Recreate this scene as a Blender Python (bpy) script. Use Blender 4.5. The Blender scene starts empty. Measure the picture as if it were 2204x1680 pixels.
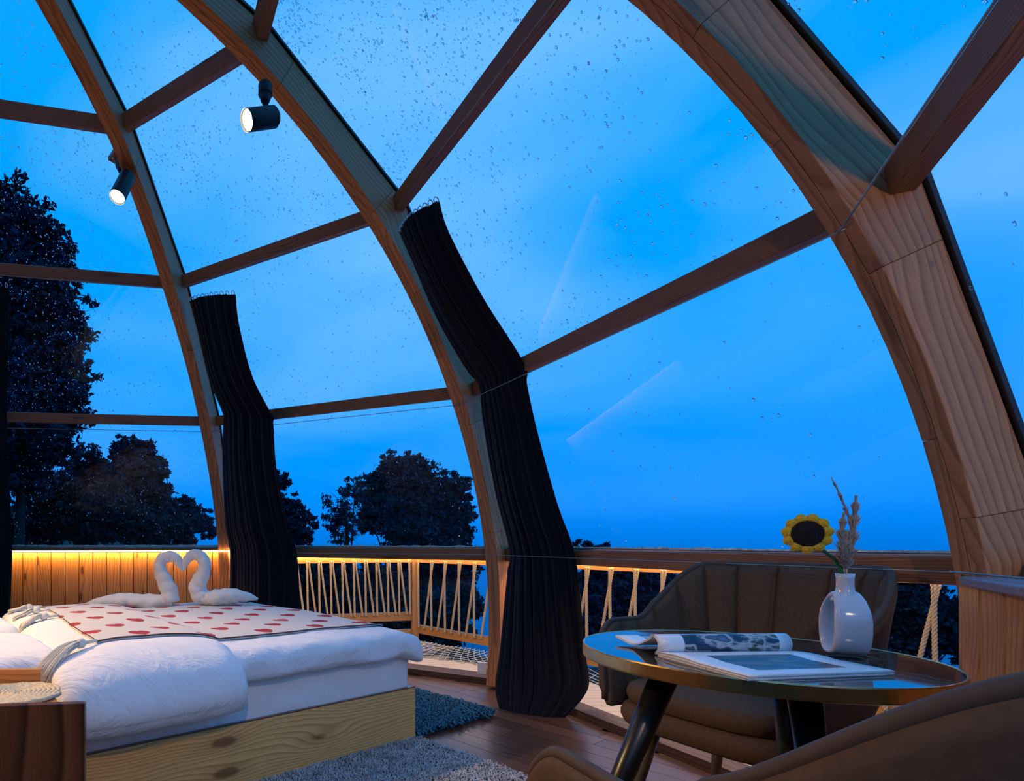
import bpy, bmesh, math, random
import numpy as np
from mathutils import Vector, Matrix, noise
random.seed(7)
PI = math.pi
# ---------------------------------------------------------------- camera frame
F, PX, PY = 1252.2, 631.0, 1167.0        # focal length and principal point (pixels of a 2204 x 1680 frame)
S = 1.12                                  # survey units to metres
EYE = 0.88 * S                            # eye height
CX, CY = -1.159 * S, 1.846 * S            # dome centre
ZS = EYE - 0.507 * S                      # height of the centre of the dome sphere
R_IN = 2.885 * S
SC = bpy.context.scene
COL = SC.collection
cam = bpy.data.cameras.new('camera'); camo = bpy.data.objects.new('camera', cam); COL.objects.link(camo)
cam.sensor_width = 36; cam.sensor_fit = 'HORIZONTAL'; cam.lens = F * 36 / 2204
cam.shift_x = (1102 - PX) / 2204; cam.shift_y = (PY - 840) / 2204
camo.location = (0, 0, EYE); camo.rotation_euler = (PI / 2, 0, 0)
cam.clip_start = 0.02; cam.clip_end = 500
SC.camera = camo
SC.view_settings.view_transform = 'Standard'; SC.view_settings.look = 'None'
SC.view_settings.exposure = 0.0; SC.view_settings.gamma = 1.0; SC.view_settings.use_curve_mapping = False

# ---------------------------------------------------------------- sky at blue hour
SKY = 1.15
wd = bpy.data.worlds.new('world'); SC.world = wd; wd.use_nodes = True
wt = wd.node_tree; wt.nodes.clear()
def N(t, typ, **kw):
    n = t.nodes.new(typ)
    for k, v in kw.items(): setattr(n, k, v)
    return n
def ramp(t, stops, interp='LINEAR'):
    n = t.nodes.new('ShaderNodeValToRGB'); cr = n.color_ramp; cr.interpolation = interp
    while len(cr.elements) < len(stops): cr.elements.new(0.5)
    for e, (p, c) in zip(cr.elements, stops):
        e.position = p; e.color = (*c, 1) if len(c) == 3 else c
    return n
def build_sky():
    t = wt; L = t.links.new
    tc = N(t, 'ShaderNodeTexCoord'); sep = N(t, 'ShaderNodeSeparateXYZ'); L(tc.outputs['Generated'], sep.inputs[0])
    mp = N(t, 'ShaderNodeMapping'); mp.inputs['Scale'].default_value = (1.0, 1.0, 2.6); mp.inputs['Location'].default_value = (3.1, .35, .4)
    L(tc.outputs['Generated'], mp.inputs[0])
    no = N(t, 'ShaderNodeTexNoise'); no.inputs['Scale'].default_value = 1.7; no.inputs['Detail'].default_value = 5
    no.inputs['Roughness'].default_value = .42; no.inputs['Distortion'].default_value = .5
    L(mp.outputs[0], no.inputs['Vector'])
    cl = ramp(t, [(.40, (0, 0, 0)), (.53, (.38, .38, .38)), (.68, (1, 1, 1))]); L(no.outputs['Fac'], cl.inputs[0])
    g = ramp(t, [(0, (0.0, .02, .10)), (.40, (0.0, .07, .30)), (.49, (0.0, .15, .62)), (.53, (0.0, .25, .93)), (.62, (0.0, .31, 1.0)), (.78, (0.0, .34, 1.0)), (1, (.015, .33, 1.0))])
    ma = N(t, 'ShaderNodeMath', operation='MULTIPLY_ADD'); ma.inputs[1].default_value = .5; ma.inputs[2].default_value = .5
    L(sep.outputs[2], ma.inputs[0]); L(ma.outputs[0], g.inputs[0])
    fade = ramp(t, [(.515, (0, 0, 0)), (.62, (.7, .7, .7)), (.72, (1, 1, 1))]); L(ma.outputs[0], fade.inputs[0])
    mm = N(t, 'ShaderNodeMath', operation='MULTIPLY'); L(cl.outputs[0], mm.inputs[0]); L(fade.outputs[0], mm.inputs[1])
    mx = N(t, 'ShaderNodeMixRGB'); mx.inputs[2].default_value = (.13, .46, 1.0, 1)
    L(mm.outputs[0], mx.inputs[0]); L(g.outputs[0], mx.inputs[1])
    bg = N(t, 'ShaderNodeBackground'); bg.inputs[1].default_value = SKY; L(mx.outputs[0], bg.inputs[0])
    out = N(t, 'ShaderNodeOutputWorld'); L(bg.outputs[0], out.inputs[0])
build_sky()

def W(px, py, yu):
    """pixel of the photograph at depth yu (survey units) to world metres"""
    y = yu * S
    return Vector(((px - PX) / F * y, y, EYE - (py - PY) / F * y))
def WF(px, py, z=0.0):
    """pixel on the horizontal plane at height z"""
    y = F * (EYE - z) / (py - PY)
    return Vector(((px - PX) / F * y, y, z))

# ---------------------------------------------------------------- materials
MATS = {}
def newmat(name):
    m = bpy.data.materials.new(name); m.use_nodes = True; t = m.node_tree; t.nodes.clear(); MATS[name] = m
    o = N(t, 'ShaderNodeOutputMaterial'); b = N(t, 'ShaderNodeBsdfPrincipled'); t.links.new(b.outputs[0], o.inputs[0])
    return m, t, b
def simple(name, col, rough=.6, metal=0, noise_amt=.15, nscale=30, bump=0, spec=.5, sheen=0, coat=0):
    m, t, b = newmat(name); L = t.links.new
    b.inputs['Roughness'].default_value = rough; b.inputs['Metallic'].default_value = metal
    b.inputs['Specular IOR Level'].default_value = spec
    if sheen: b.inputs['Sheen Weight'].default_value = sheen; b.inputs['Sheen Roughness'].default_value = .4
    if coat: b.inputs['Coat Weight'].default_value = coat
    tc = N(t, 'ShaderNodeTexCoord'); no = N(t, 'ShaderNodeTexNoise'); no.inputs['Scale'].default_value = nscale; no.inputs['Detail'].default_value = 4
    L(tc.outputs['Object'], no.inputs['Vector'])
    lo = tuple(c * (1 - noise_amt) for c in col); hi = tuple(min(1, c * (1 + noise_amt)) for c in col)
    r = ramp(t, [(.3, lo), (.7, hi)]); L(no.outputs['Fac'], r.inputs[0]); L(r.outputs[0], b.inputs['Base Color'])
    if bump:
        bp = N(t, 'ShaderNodeBump'); bp.inputs['Strength'].default_value = bump; bp.inputs['Distance'].default_value = .002
        L(no.outputs['Fac'], bp.inputs['Height']); L(bp.outputs[0], b.inputs['Normal'])
    return m
def wood(name, light, dark, knot=(.09, .03, .01), rough=.5, knots=.55, ring=1.0, var=.18, freq=26, coat=0, knot_scale=(2.6, 9)):
    """pine: grain runs along the x of the 'grain' attribute (metres)"""
    m, t, b = newmat(name); L = t.links.new
    at = N(t, 'ShaderNodeAttribute'); at.attribute_name = 'grain'
    oi = N(t, 'ShaderNodeObjectInfo')
    off = N(t, 'ShaderNodeMath', operation='MULTIPLY'); off.inputs[1].default_value = 37.0; L(oi.outputs['Random'], off.inputs[0])
    va = N(t, 'ShaderNodeVectorMath', operation='ADD'); L(at.outputs['Vector'], va.inputs[0]); L(off.outputs[0], va.inputs[1])
    # low warp
    m1 = N(t, 'ShaderNodeMapping'); m1.inputs['Scale'].default_value = (.9, 3.2, 3.2); L(va.outputs[0], m1.inputs[0])
    n1 = N(t, 'ShaderNodeTexNoise'); n1.inputs['Scale'].default_value = 1.0; n1.inputs['Detail'].default_value = 2; L(m1.outputs[0], n1.inputs['Vector'])
    # knots
    m2 = N(t, 'ShaderNodeMapping'); m2.inputs['Scale'].default_value = (knot_scale[0], knot_scale[1], knot_scale[1]); L(va.outputs[0], m2.inputs[0])
    vo = N(t, 'ShaderNodeTexVoronoi'); vo.inputs['Scale'].default_value = 1.0; vo.inputs['Randomness'].default_value = 1.0; L(m2.outputs[0], vo.inputs['Vector'])
    kn = ramp(t, [(0, (1, 1, 1)), (.09, (1, 1, 1)), (.14, (.25, .25, .25)), (.30, (0, 0, 0))]); L(vo.outputs['Distance'], kn.inputs[0])
    halo = ramp(t, [(0, (1, 1, 1)), (.5, (0, 0, 0))], 'EASE'); L(vo.outputs['Distance'], halo.inputs[0])
    sx = N(t, 'ShaderNodeSeparateXYZ'); L(va.outputs[0], sx.inputs[0])
    # ring coordinate = across + warp + knot halo
    a1 = N(t, 'ShaderNodeMath', operation='MULTIPLY_ADD'); a1.inputs[1].default_value = .24; L(n1.outputs['Fac'], a1.inputs[0])
    yz = N(t, 'ShaderNodeMath', operation='ADD'); L(sx.outputs[1], yz.inputs[0])
    zz = N(t, 'ShaderNodeMath', operation='MULTIPLY'); zz.inputs[1].default_value = .8; L(sx.outputs[2], zz.inputs[0]); L(zz.outputs[0], yz.inputs[1])
    L(yz.outputs[0], a1.inputs[2])
    a2 = N(t, 'ShaderNodeMath', operation='MULTIPLY_ADD'); a2.inputs[1].default_value = .022 * knots; L(halo.outputs[0], a2.inputs[0]); L(a1.outputs[0], a2.inputs[2])
    a3 = N(t, 'ShaderNodeMath', operation='MULTIPLY'); a3.inputs[1].default_value = freq * 4 * ring; L(a2.outputs[0], a3.inputs[0])
    fr = N(t, 'ShaderNodeMath', operation='FRACT'); L(a3.outputs[0], fr.inputs[0])
    gr = ramp(t, [(0, light), (.55, tuple(l * .6 + d * .4 for l, d in zip(light, dark))), (.86, dark), (1, light)]); L(fr.outputs[0], gr.inputs[0])
    # fine fibre
    m3 = N(t, 'ShaderNodeMapping'); m3.inputs['Scale'].default_value = (12, 420, 420); L(va.outputs[0], m3.inputs[0])
    n3 = N(t, 'ShaderNodeTexNoise'); n3.inputs['Scale'].default_value = 1.0; n3.inputs['Detail'].default_value = 2; L(m3.outputs[0], n3.inputs['Vector'])
    fb = ramp(t, [(.3, (.82, .82, .82)), (.7, (1.08, 1.08, 1.08))]); L(n3.outputs['Fac'], fb.inputs[0])
    mu = N(t, 'ShaderNodeMixRGB', blend_type='MULTIPLY'); mu.inputs[0].default_value = 1; L(gr.outputs[0], mu.inputs[1]); L(fb.outputs[0], mu.inputs[2])
    # per object tint
    tv = ramp(t, [(0, (1 - var,) * 3), (1, (1 + var * .6, 1 + var * .5, 1 + var * .4))]); L(oi.outputs['Random'], tv.inputs[0])
    mu2 = N(t, 'ShaderNodeMixRGB', blend_type='MULTIPLY'); mu2.inputs[0].default_value = 1; L(mu.outputs[0], mu2.inputs[1]); L(tv.outputs[0], mu2.inputs[2])
    kk = N(t, 'ShaderNodeMath', operation='MULTIPLY'); kk.inputs[1].default_value = knots; kk.use_clamp = True; L(kn.outputs[0], kk.inputs[0])
    mk = N(t, 'ShaderNodeMixRGB'); mk.inputs[2].default_value = (*knot, 1); L(kk.outputs[0], mk.inputs[0]); L(mu2.outputs[0], mk.inputs[1])
    L(mk.outputs[0], b.inputs['Base Color'])
    b.inputs['Roughness'].default_value = rough; b.inputs['Coat Weight'].default_value = coat; b.inputs['Coat Roughness'].default_value = .12
    bp = N(t, 'ShaderNodeBump'); bp.inputs['Strength'].default_value = .25; bp.inputs['Distance'].default_value = .001
    L(fr.outputs[0], bp.inputs['Height']); L(bp.outputs[0], b.inputs['Normal'])
    return m
def emit(name, col, st):
    m = bpy.data.materials.new(name); m.use_nodes = True; t = m.node_tree; t.nodes.clear()
    e = N(t, 'ShaderNodeEmission'); e.inputs[0].default_value = (*col, 1); e.inputs[1].default_value = st
    o = N(t, 'ShaderNodeOutputMaterial'); t.links.new(e.outputs[0], o.inputs[0]); MATS[name] = m
    return m
M_RIB = wood('pine_glulam', (.60, .265, .105), (.36, .135, .045), rough=.55, freq=10, knots=.5, var=.15, knot_scale=(1.6, 7))
M_PURLIN = wood('pine_purlin', (.36, .145, .060), (.17, .062, .026), rough=.55, freq=26, knots=.7, var=.15, knot_scale=(2, 10))
M_PINE = wood('varnished_pine', (.74, .34, .09), (.50, .17, .032), rough=.38, freq=12, knots=.85, knot=(.12, .03, .008), coat=.2, var=.12, knot_scale=(3.0, 9))
M_BED = wood('pale_pine', (.95, .55, .19), (.66, .31, .09), rough=.42, freq=17, knots=.8, knot=(.15, .05, .012), coat=.15, var=.05, knot_scale=(2.0, 6))
M_DARKPINE = wood('dark_stained_pine', (.22, .075, .025), (.06, .017, .006), rough=.3, freq=3, knots=.8, knot=(.02, .006, .003), coat=.5, var=.1)
M_KERB = wood('dark_kerb_board', (.10, .052, .032), (.04, .02, .012), rough=.5, freq=10, knots=.2)
M_FLOOR = wood('walnut_floor', (.15, .076, .050), (.055, .027, .019), knot=(.03, .012, .008), rough=.33, freq=16, knots=.2, var=.35, coat=.15)
M_DECK = wood('weathered_ply', (.66, .54, .38), (.52, .41, .28), knot=(.10, .08, .07), rough=.55, freq=3, knots=.25, var=.08)
M_RAIL = wood('deck_rail_pine', (.62, .32, .11), (.42, .18, .05), rough=.5, freq=22, knots=.5)
M_GASKET = simple('black_gasket', (.012, .012, .014), .45)
M_CURTAIN = simple('navy_velvet', (.0035, .005, .011), .9, sheen=.05, nscale=200, spec=.2)
def linen():
    m, t, b = newmat('white_linen'); L = t.links.new; b.inputs['Base Color'].default_value = (.82, .82, .82, 1); b.inputs['Roughness'].default_value = .9
    b.inputs['Specular IOR Level'].default_value = .15
    tc = N(t, 'ShaderNodeTexCoord'); mp = N(t, 'ShaderNodeMapping'); mp.inputs['Rotation'].default_value = (0, 0, .62); mp.inputs['Scale'].default_value = (3, 9, 3); L(tc.outputs['Object'], mp.inputs[0])
    n1 = N(t, 'ShaderNodeTexNoise'); n1.inputs['Scale'].default_value = 1.6; n1.inputs['Detail'].default_value = 6; n1.inputs['Roughness'].default_value = .62; n1.inputs['Distortion'].default_value = .8; L(mp.outputs[0], n1.inputs['Vector'])
    b1 = N(t, 'ShaderNodeBump'); b1.inputs['Strength'].default_value = .55; b1.inputs['Distance'].default_value = .03; L(n1.outputs['Fac'], b1.inputs['Height'])
    n2 = N(t, 'ShaderNodeTexNoise'); n2.inputs['Scale'].default_value = 400; L(tc.outputs['Object'], n2.inputs['Vector'])
    b2 = N(t, 'ShaderNodeBump'); b2.inputs['Strength'].default_value = .15; b2.inputs['Distance'].default_value = .001; L(n2.outputs['Fac'], b2.inputs['Height']); L(b1.outputs[0], b2.inputs['Normal']); L(b2.outputs[0], b.inputs['Normal'])
    return m
M_SHEET = linen()
M_TOWEL = simple('terry_towel', (.80, .75, .66), .95, nscale=500, noise_amt=.12, bump=.9)
M_TASSEL = simple('cream_cotton_cord', (.72, .69, .58), .9, nscale=300, noise_amt=.15, bump=.4)
M_BLACK = simple('black_metal', (.008, .008, .008), .5, spec=.25)
M_LEG = simple('black_tapered_leg', (.010, .010, .010), .3)
M_BRASS = simple('brushed_brass', (.62, .44, .20), .28, metal=1, noise_amt=.06, nscale=60)
M_DARKBRASS = simple('aged_brass_leg', (.16, .12, .07), .35, metal=.6, noise_amt=.1)
M_VELVET = simple('taupe_velvet', (.105, .063, .037), .85, spec=.2, sheen=.0, nscale=90, noise_amt=.12, bump=.15)
M_PIPING = simple('taupe_piping', (.075, .044, .026), .75)
M_CERAMIC = simple('white_ceramic', (.62, .60, .62), .12, noise_amt=.02, coat=.6)
M_YELLOW = simple('yellow_yarn', (.80, .42, .02), .95, nscale=260, noise_amt=.3, bump=1)
M_BROWNYARN = simple('dark_brown_yarn', (.014, .007, .006), .95, nscale=260, noise_amt=.4, bump=1)
M_GREENYARN = simple('green_yarn', (.02, .13, .04), .9, nscale=260, noise_amt=.2, bump=.6)
M_PAMPAS = simple('dried_grass', (.58, .46, .36), .95, nscale=120, noise_amt=.25)
M_ROPE = simple('jute_rope', (.55, .42, .26), .9, nscale=240, noise_amt=.25, bump=.6)
M_NET = simple('net_cord', (.62, .54, .38), .9, nscale=200)
M_WIRE = simple('steel_wire', (.32, .32, .32), .4, metal=.8)
M_RING = simple('clear_plastic', (.62, .66, .70), .35)
M_TEAL = simple('teal_shag', (.012, .11, .17), .95, nscale=25, noise_amt=.45)
M_GREY = simple('grey_shag', (.40, .40, .40), .95, nscale=18, noise_amt=.3)
M_SEAGRASS = simple('seagrass', (.62, .52, .34), .85, nscale=150, noise_amt=.3, bump=.6)
M_SHELF = simple('felt_shelf', (.26, .21, .24), .9, nscale=160, noise_amt=.2, bump=.4)
M_WHITEPL = simple('white_plastic', (.75, .75, .73), .4, noise_amt=.02)
M_SILVER = simple('aluminium_trim', (.45, .47, .50), .35, metal=.9)
M_BEAD = simple('lit_condensation', (.78, .70, .55), .5, nscale=60, noise_amt=.35, bump=.8)
M_SOIL = simple('dark_slope', (.004, .010, .010), .95, nscale=1.2, noise_amt=.5)
M_BARK = simple('dark_bark', (.018, .015, .012), .95, nscale=8)
M_LEAF_A = simple('foliage_haze_deep', (.003, .018, .042), .9, nscale=1.5, noise_amt=.5)  # blue of the dusk haze is painted into these leaf colours
M_LEAF_B = simple('foliage_haze_mid', (.004, .026, .052), .9, nscale=1.5, noise_amt=.5)
M_LEAF_C = simple('foliage_haze_faint', (.005, .018, .028), .9, nscale=2, noise_amt=.5)
M_CONC = simple('concrete', (.30, .29, .27), .85, nscale=14, noise_amt=.25, bump=.4)
M_LED = emit('led_strip', (1.0, .60, .20), 14)
M_LAMP = emit('lamp_face', (1.0, .86, .62), 34)

def glass_mat():
    m = bpy.data.materials.new('wet_glass'); m.use_nodes = True; t = m.node_tree; t.nodes.clear(); L = t.links.new
    tr = N(t, 'ShaderNodeBsdfTransparent'); tr.inputs[0].default_value = (.985, .992, .995, 1)
    gl = N(t, 'ShaderNodeBsdfGlossy'); gl.inputs['Roughness'].default_value = .015
    fz = N(t, 'ShaderNodeLayerWeight'); fz.inputs[0].default_value = .5
    pw = N(t, 'ShaderNodeMath', operation='POWER'); pw.inputs[1].default_value = 4.0; L(fz.outputs['Facing'], pw.inputs[0])
    sc = N(t, 'ShaderNodeMath', operation='MULTIPLY_ADD'); sc.inputs[1].default_value = .16; sc.inputs[2].default_value = .006; L(pw.outputs[0], sc.inputs[0])
    mx = N(t, 'ShaderNodeMixShader'); L(sc.outputs[0], mx.inputs[0]); L(tr.outputs[0], mx.inputs[1]); L(gl.outputs[0], mx.inputs[2])
    o = N(t, 'ShaderNodeOutputMaterial'); L(mx.outputs[0], o.inputs[0]); return m
M_GLASS = glass_mat()
def drop_mat():
    m, t, b = newmat('rain_drop'); b.inputs['Base Color'].default_value = (.95, .98, 1, 1)
    b.inputs['Transmission Weight'].default_value = 1; b.inputs['IOR'].default_value = 1.33; b.inputs['Roughness'].default_value = .03
    return m
M_DROP = drop_mat()

# ---------------------------------------------------------------- helpers
def tag(o, label=None, cat=None, group=None, kind=None):
    if label: o['label'] = label
    if cat: o['category'] = cat
    if group: o['group'] = group
    if kind: o['kind'] = kind
    return o
def empty(name, loc=(0, 0, 0), rz=0, **kw):
    o = bpy.data.objects.new(name, None); COL.objects.link(o); o.location = loc; o.rotation_euler = (0, 0, rz)
    o.empty_display_size = .1
    return tag(o, **kw)
def mk(name, verts, faces, mat, parent=None, smooth=False, grain=None, sub=0, uv=None):
    me = bpy.data.meshes.new(name); me.from_pydata([tuple(v) for v in verts], [], faces)
    if smooth: me.polygons.foreach_set('use_smooth', [True] * len(me.polygons))
    if grain is not None:
        a = me.attributes.new('grain', 'FLOAT_VECTOR', 'POINT'); a.data.foreach_set('vector', np.array(grain, dtype=np.float32).ravel())
    if uv is not None:
        a = me.attributes.new('bedco', 'FLOAT_VECTOR', 'POINT'); a.data.foreach_set('vector', np.array(uv, dtype=np.float32).ravel())
    me.materials.append(mat); me.update()
    o = bpy.data.objects.new(name, me); COL.objects.link(o); o.parent = parent
    if sub:
        md = o.modifiers.new('sub', 'SUBSURF'); md.levels = sub; md.render_levels = sub
    return o
class MB:
    def __init__(s): s.v = []; s.f = []; s.g = []
    def add(s, verts, faces, grain=None):
        n = len(s.v); s.v += [Vector(p) for p in verts]; s.f += [tuple(i + n for i in f) for f in faces]
        s.g += list(grain) if grain is not None else [tuple(p) for p in verts]; return s
    def box(s, lo, hi, ax=0):
        x0, y0, z0 = lo; x1, y1, z1 = hi
        v = [(x0, y0, z0), (x1, y0, z0), (x1, y1, z0), (x0, y1, z0), (x0, y0, z1), (x1, y0, z1), (x1, y1, z1), (x0, y1, z1)]
        g = [(p[ax], p[(ax + 1) % 3], p[(ax + 2) % 3]) for p in v]
        return s.add(v, BOXF, g)
    def tube(s, pts, r, n=8, cap=True, ell=1.0):
        pts = [Vector(p) for p in pts]; rs = r if isinstance(r, (list, tuple)) else [r] * len(pts)
        base = len(s.v); vs = []; gs = []; up = None; d = 0
        for i, p in enumerate(pts):
            t = (pts[min(i + 1, len(pts) - 1)] - pts[max(i - 1, 0)])
            t = t.normalized() if t.length > 1e-9 else Vector((0, 0, 1))
            if up is None: up = Vector((0, 0, 1)) if abs(t.z) < .9 else Vector((1, 0, 0))
            a = up - t * up.dot(t)
            a = a.normalized() if a.length > 1e-6 else t.orthogonal().normalized()
            up = a; b = t.cross(a)
            if i: d += (p - pts[i - 1]).length
            for k in range(n):
                th = 2 * PI * k / n
                vs.append(p + a * (math.cos(th) * rs[i]) + b * (math.sin(th) * rs[i] * ell)); gs.append((d, math.cos(th) * rs[i], math.sin(th) * rs[i]))
        fs = []
        for i in range(len(pts) - 1):
            for k in range(n):
                fs.append((i * n + k, i * n + (k + 1) % n, (i + 1) * n + (k + 1) % n, (i + 1) * n + k))
        if cap:
            fs.append(tuple(range(n))[::-1]); fs.append(tuple((len(pts) - 1) * n + k for k in range(n)))
        return s.add(vs, fs, gs)
    def build(s, name, mat, parent=None, smooth=False, sub=0):
        return mk(name, s.v, s.f, mat, parent, smooth, s.g, sub)
BOXF = [(0, 3, 2, 1), (4, 5, 6, 7), (0, 1, 5, 4), (1, 2, 6, 5), (2, 3, 7, 6), (3, 0, 4, 7)]
def bevel(o, w=.004, seg=2):
    md = o.modifiers.new('bev', 'BEVEL'); md.width = w; md.segments = seg; md.limit_method = 'ANGLE'; return o
def beam(name, p0, p1, side, out, w, d, mat, parent=None, bev=.003, side_off=0.0):
    """beam from p0 to p1 at its outer face centre; 'out' outward normal, depth d inward, width w along side"""
    p0 = Vector(p0); p1 = Vector(p1); L = (p1 - p0).length; t = (p1 - p0).normalized()
    out = (out - t * out.dot(t)).normalized(); side = t.cross(out).normalized()
    vs = []; gs = []
    for (P, g) in ((p0, 0), (p1, L)):
        for (a, b) in ((-w / 2, 0), (w / 2, 0), (w / 2, -d), (-w / 2, -d)):
            vs.append(P + side * (a + side_off) + out * b); gs.append((g, a, b))
    f = [(0, 1, 2, 3), (7, 6, 5, 4), (0, 4, 5, 1), (1, 5, 6, 2), (2, 6, 7, 3), (3, 7, 4, 0)]
    o = mk(name, vs, f, mat, parent, grain=gs)
    if bev: bevel(o, bev, 1)
    return o
def catmull(pts, n):
    pts = [Vector(p) for p in pts]; out = []; m = len(pts) - 1
    for i in range(n + 1):
        u = i / n * m; k = min(int(u), m - 1); t = u - k
        p0, p1, p2, p3 = pts[max(k - 1, 0)], pts[k], pts[k + 1], pts[min(k + 2, m)]
        out.append(.5 * ((2 * p1) + (p2 - p0) * t + (2 * p0 - 5 * p1 + 4 * p2 - p3) * t * t + (3 * p1 - p0 - 3 * p2 + p3) * t ** 3))
    return out

# ---------------------------------------------------------------- dome frame
PHI0, DPH = 12.65, 43.3
AZ = {k: PHI0 + DPH * k for k in (-1, 0, 1, 2, 3)}
rest = (360 - 4 * DPH) / 4
for j in (1, 2, 3): AZ[3 + j] = AZ[3] + rest * j
RR = {-1: 3.0, 0: 3.0, 1: 2.722, 2: 2.119, 3: 1.275, 4: .35}
HH = {-1: -.88, 0: -.042, 1: .914, 2: 1.756, 3: 2.251, 4: 2.50}
PIXN = {(0, 3): (279, 262), (0, 2): (400, 605), (0, 1): (471, 905), (0, 0): (505, 1180),
        (1, 3): (577, 60), (1, 2): (870, 435), (1, 1): (1032, 835), (1, 0): (1103, 1182), (2, 1): (1978, 372)}
CEN = Vector((CX, CY, ZS))
NODE = {}
for k, az in AZ.items():
    a = math.radians(az)
    for l in RR:
        P = Vector((CX + RR[l] * S * math.sin(a), CY + RR[l] * S * math.cos(a), EYE + HH[l] * S))
        if (k, l) in PIXN:
            P = W(*PIXN[(k, l)], P.y / S)
        NODE[(k, l)] = P
RW = .094
def rdir(k): a = math.radians(AZ[k]); return Vector((math.sin(a), math.cos(a), 0))
def tdir(k): a = math.radians(AZ[k]); return Vector((-math.cos(a), math.sin(a), 0))
ORDER = [-1, 0, 1, 2, 3, 4, 5, 6]
NXT = {ORDER[i]: ORDER[(i + 1) % 8] for i in range(8)}
def elev(k, P): d = P - CEN; return math.degrees(math.atan2(d.z, d.dot(rdir(k))))
def outer_at(k, e):
    ls = [-1, 0, 1, 2, 3, 4]; P = [NODE[(k, l)] for l in ls]; E = [elev(k, p) for p in P]
    if e <= E[0]: return P[0]
    for i in range(5):
        if E[i] <= e <= E[i + 1]:
            lo, hi = 0.0, 1.0
            for _ in range(24):
                m = (lo + hi) / 2
                if elev(k, P[i].lerp(P[i + 1], m)) < e: lo = m
                else: hi = m
            return P[i].lerp(P[i + 1], lo)
    return P[-1]
RIBLAB = {-1: 'curved pine rib beyond the left edge, left of the bed', 0: 'curved pine rib behind the bed carrying the tilted spotlight',
          1: 'curved pine rib at the middle, carrying the level spotlight and the long curtain', 2: 'massive near curved pine rib at the right, beside the chair and shelf',
          3: 'curved pine rib behind the right wall, out of frame', 4: 'curved pine rib behind the viewer', 5: 'curved pine rib at the rear left', 6: 'curved pine rib at the far left rear'}
RIB = {}
for k in ORDER:
    base = NODE[(k, -1)].copy(); base.z = 0
    root = empty('arched_rib', (0, 0, 0), label=RIBLAB[k], cat='beam', group='curved ribs of the dome'); RIB[k] = root
    td = tdir(k)
    e0 = elev(k, NODE[(k, -1)]); kink = [elev(k, NODE[(k, l)]) for l in (1, 2, 3, 4)]
    j = {2: 0, 1: 1, 0: 0}.get(k, 0)
    cutsR = [e0, elev(k, NODE[(k, 0)]) + 2.5, kink[0] - 3.2, kink[1] - 7.5, kink[1] + 1.5, kink[2] - 3, 83]
    cutsL = [e0, kink[0] - 12, kink[0] + 5, kink[1] - 2, kink[2] - 8, 83]
    for cuts, t0, t1 in ((cutsR, 0.0, RW / 2 - .0008), (cutsL, RW / 2 + .0008, RW)):
        for a, b in zip(cuts, cuts[1:]):
            es = sorted(set([a + (b - a) * i / max(2, int((b - a) / 2.2)) for i in range(max(2, int((b - a) / 2.2)) + 1)] + [x for x in kink if a < x < b]))
            vs = []; gs = []; d = 0; last = None
            for i, e in enumerate(es):
                ee = e + (.010 if i == 0 else (-.010 if i == len(es) - 1 else 0))
                O = outer_at(k, ee); I = CEN + (O - CEN).normalized() * R_IN
                if ee <= e0 + .1: I.z = max(I.z, 0.0); O.z = max(O.z, 0)
                if I.z < 0: I.z = 0.0
                if last is not None: d += (O - last).length
                last = O.copy()
                for (P, t, dd) in ((O, t0, 0), (O, t1, 0), (I, t1, (O - I).length), (I, t0, (O - I).length)):
                    vs.append(P + td * t); gs.append((d, dd, t))
            fs = [(0, 1, 2, 3)]; m = len(es)
            for i in range(m - 1):
                q = 4 * i
                for s_ in range(4): fs.append((q + s_, q + 4 + s_, q + 4 + (s_ + 1) % 4, q + (s_ + 1) % 4))
            fs.append(tuple(4 * (m - 1) + i for i in (3, 2, 1, 0)))
            o = mk('rib_board', vs, fs, M_RIB, root, grain=gs); bevel(o, .0015, 1)
    # dark gasket on the outside
    mb = MB(); es = [elev(k, NODE[(k, l)]) for l in (-1, 0, 1, 2, 3)] + [83]
    for a, b in zip(es, es[1:]):
        A = outer_at(k, a + .01); B = outer_at(k, b - .01); n = ((A + B) / 2 - CEN).normalized()
        vs = []
        for P in (A, B):
            for (t, q) in ((-.012, .004), (RW + .012, .004), (RW + .012, .016), (-.012, .016)): vs.append(P + td * t + n * q)
        mb.add(vs, [(0, 1, 2, 3), (7, 6, 5, 4), (0, 4, 5, 1), (1, 5, 6, 2), (2, 6, 7, 3), (3, 7, 4, 0)])
    mb.build('gasket', M_GASKET, root)

SPAN = {-1: 'behind the bed at the left', 0: 'between the bed rib and the middle rib', 1: 'between the middle rib and the near right rib',
        2: 'right of the near rib', 3: 'behind the right wall', 4: 'behind the viewer', 5: 'at the rear left', 6: 'at the far left rear'}
LEVN = {1: 'lower ring', 2: 'middle ring', 3: 'upper ring', 4: 'crown ring'}
def span_pts(k, l):
    a = NODE[(k, l)]; b = NODE[(NXT[k], l)] + tdir(NXT[k]) * RW
    return a, b
for k in ORDER:
    for l in (1, 2, 3, 4):
        a, b = span_pts(k, l); nr = ((a + b) / 2 - CEN).normalized(); el = math.asin(nr.z) * .3
        n = Vector((nr.x, nr.y, 0)).normalized() * math.cos(el) + Vector((0, 0, math.sin(el)))
        q_ = (.006, .012, .022, .032, .03)[l]; a = a - nr * q_; b = b - nr * q_
        w_, d_ = (.080, .062) if l < 4 else (.05, .06)
        o = beam('purlin', a, b, None, n, w_, d_, M_PURLIN, None)
        tag(o, 'pine crossbar of the %s, %s' % (LEVN[l], SPAN[k]), 'beam', 'crossbars between the ribs')
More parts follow.
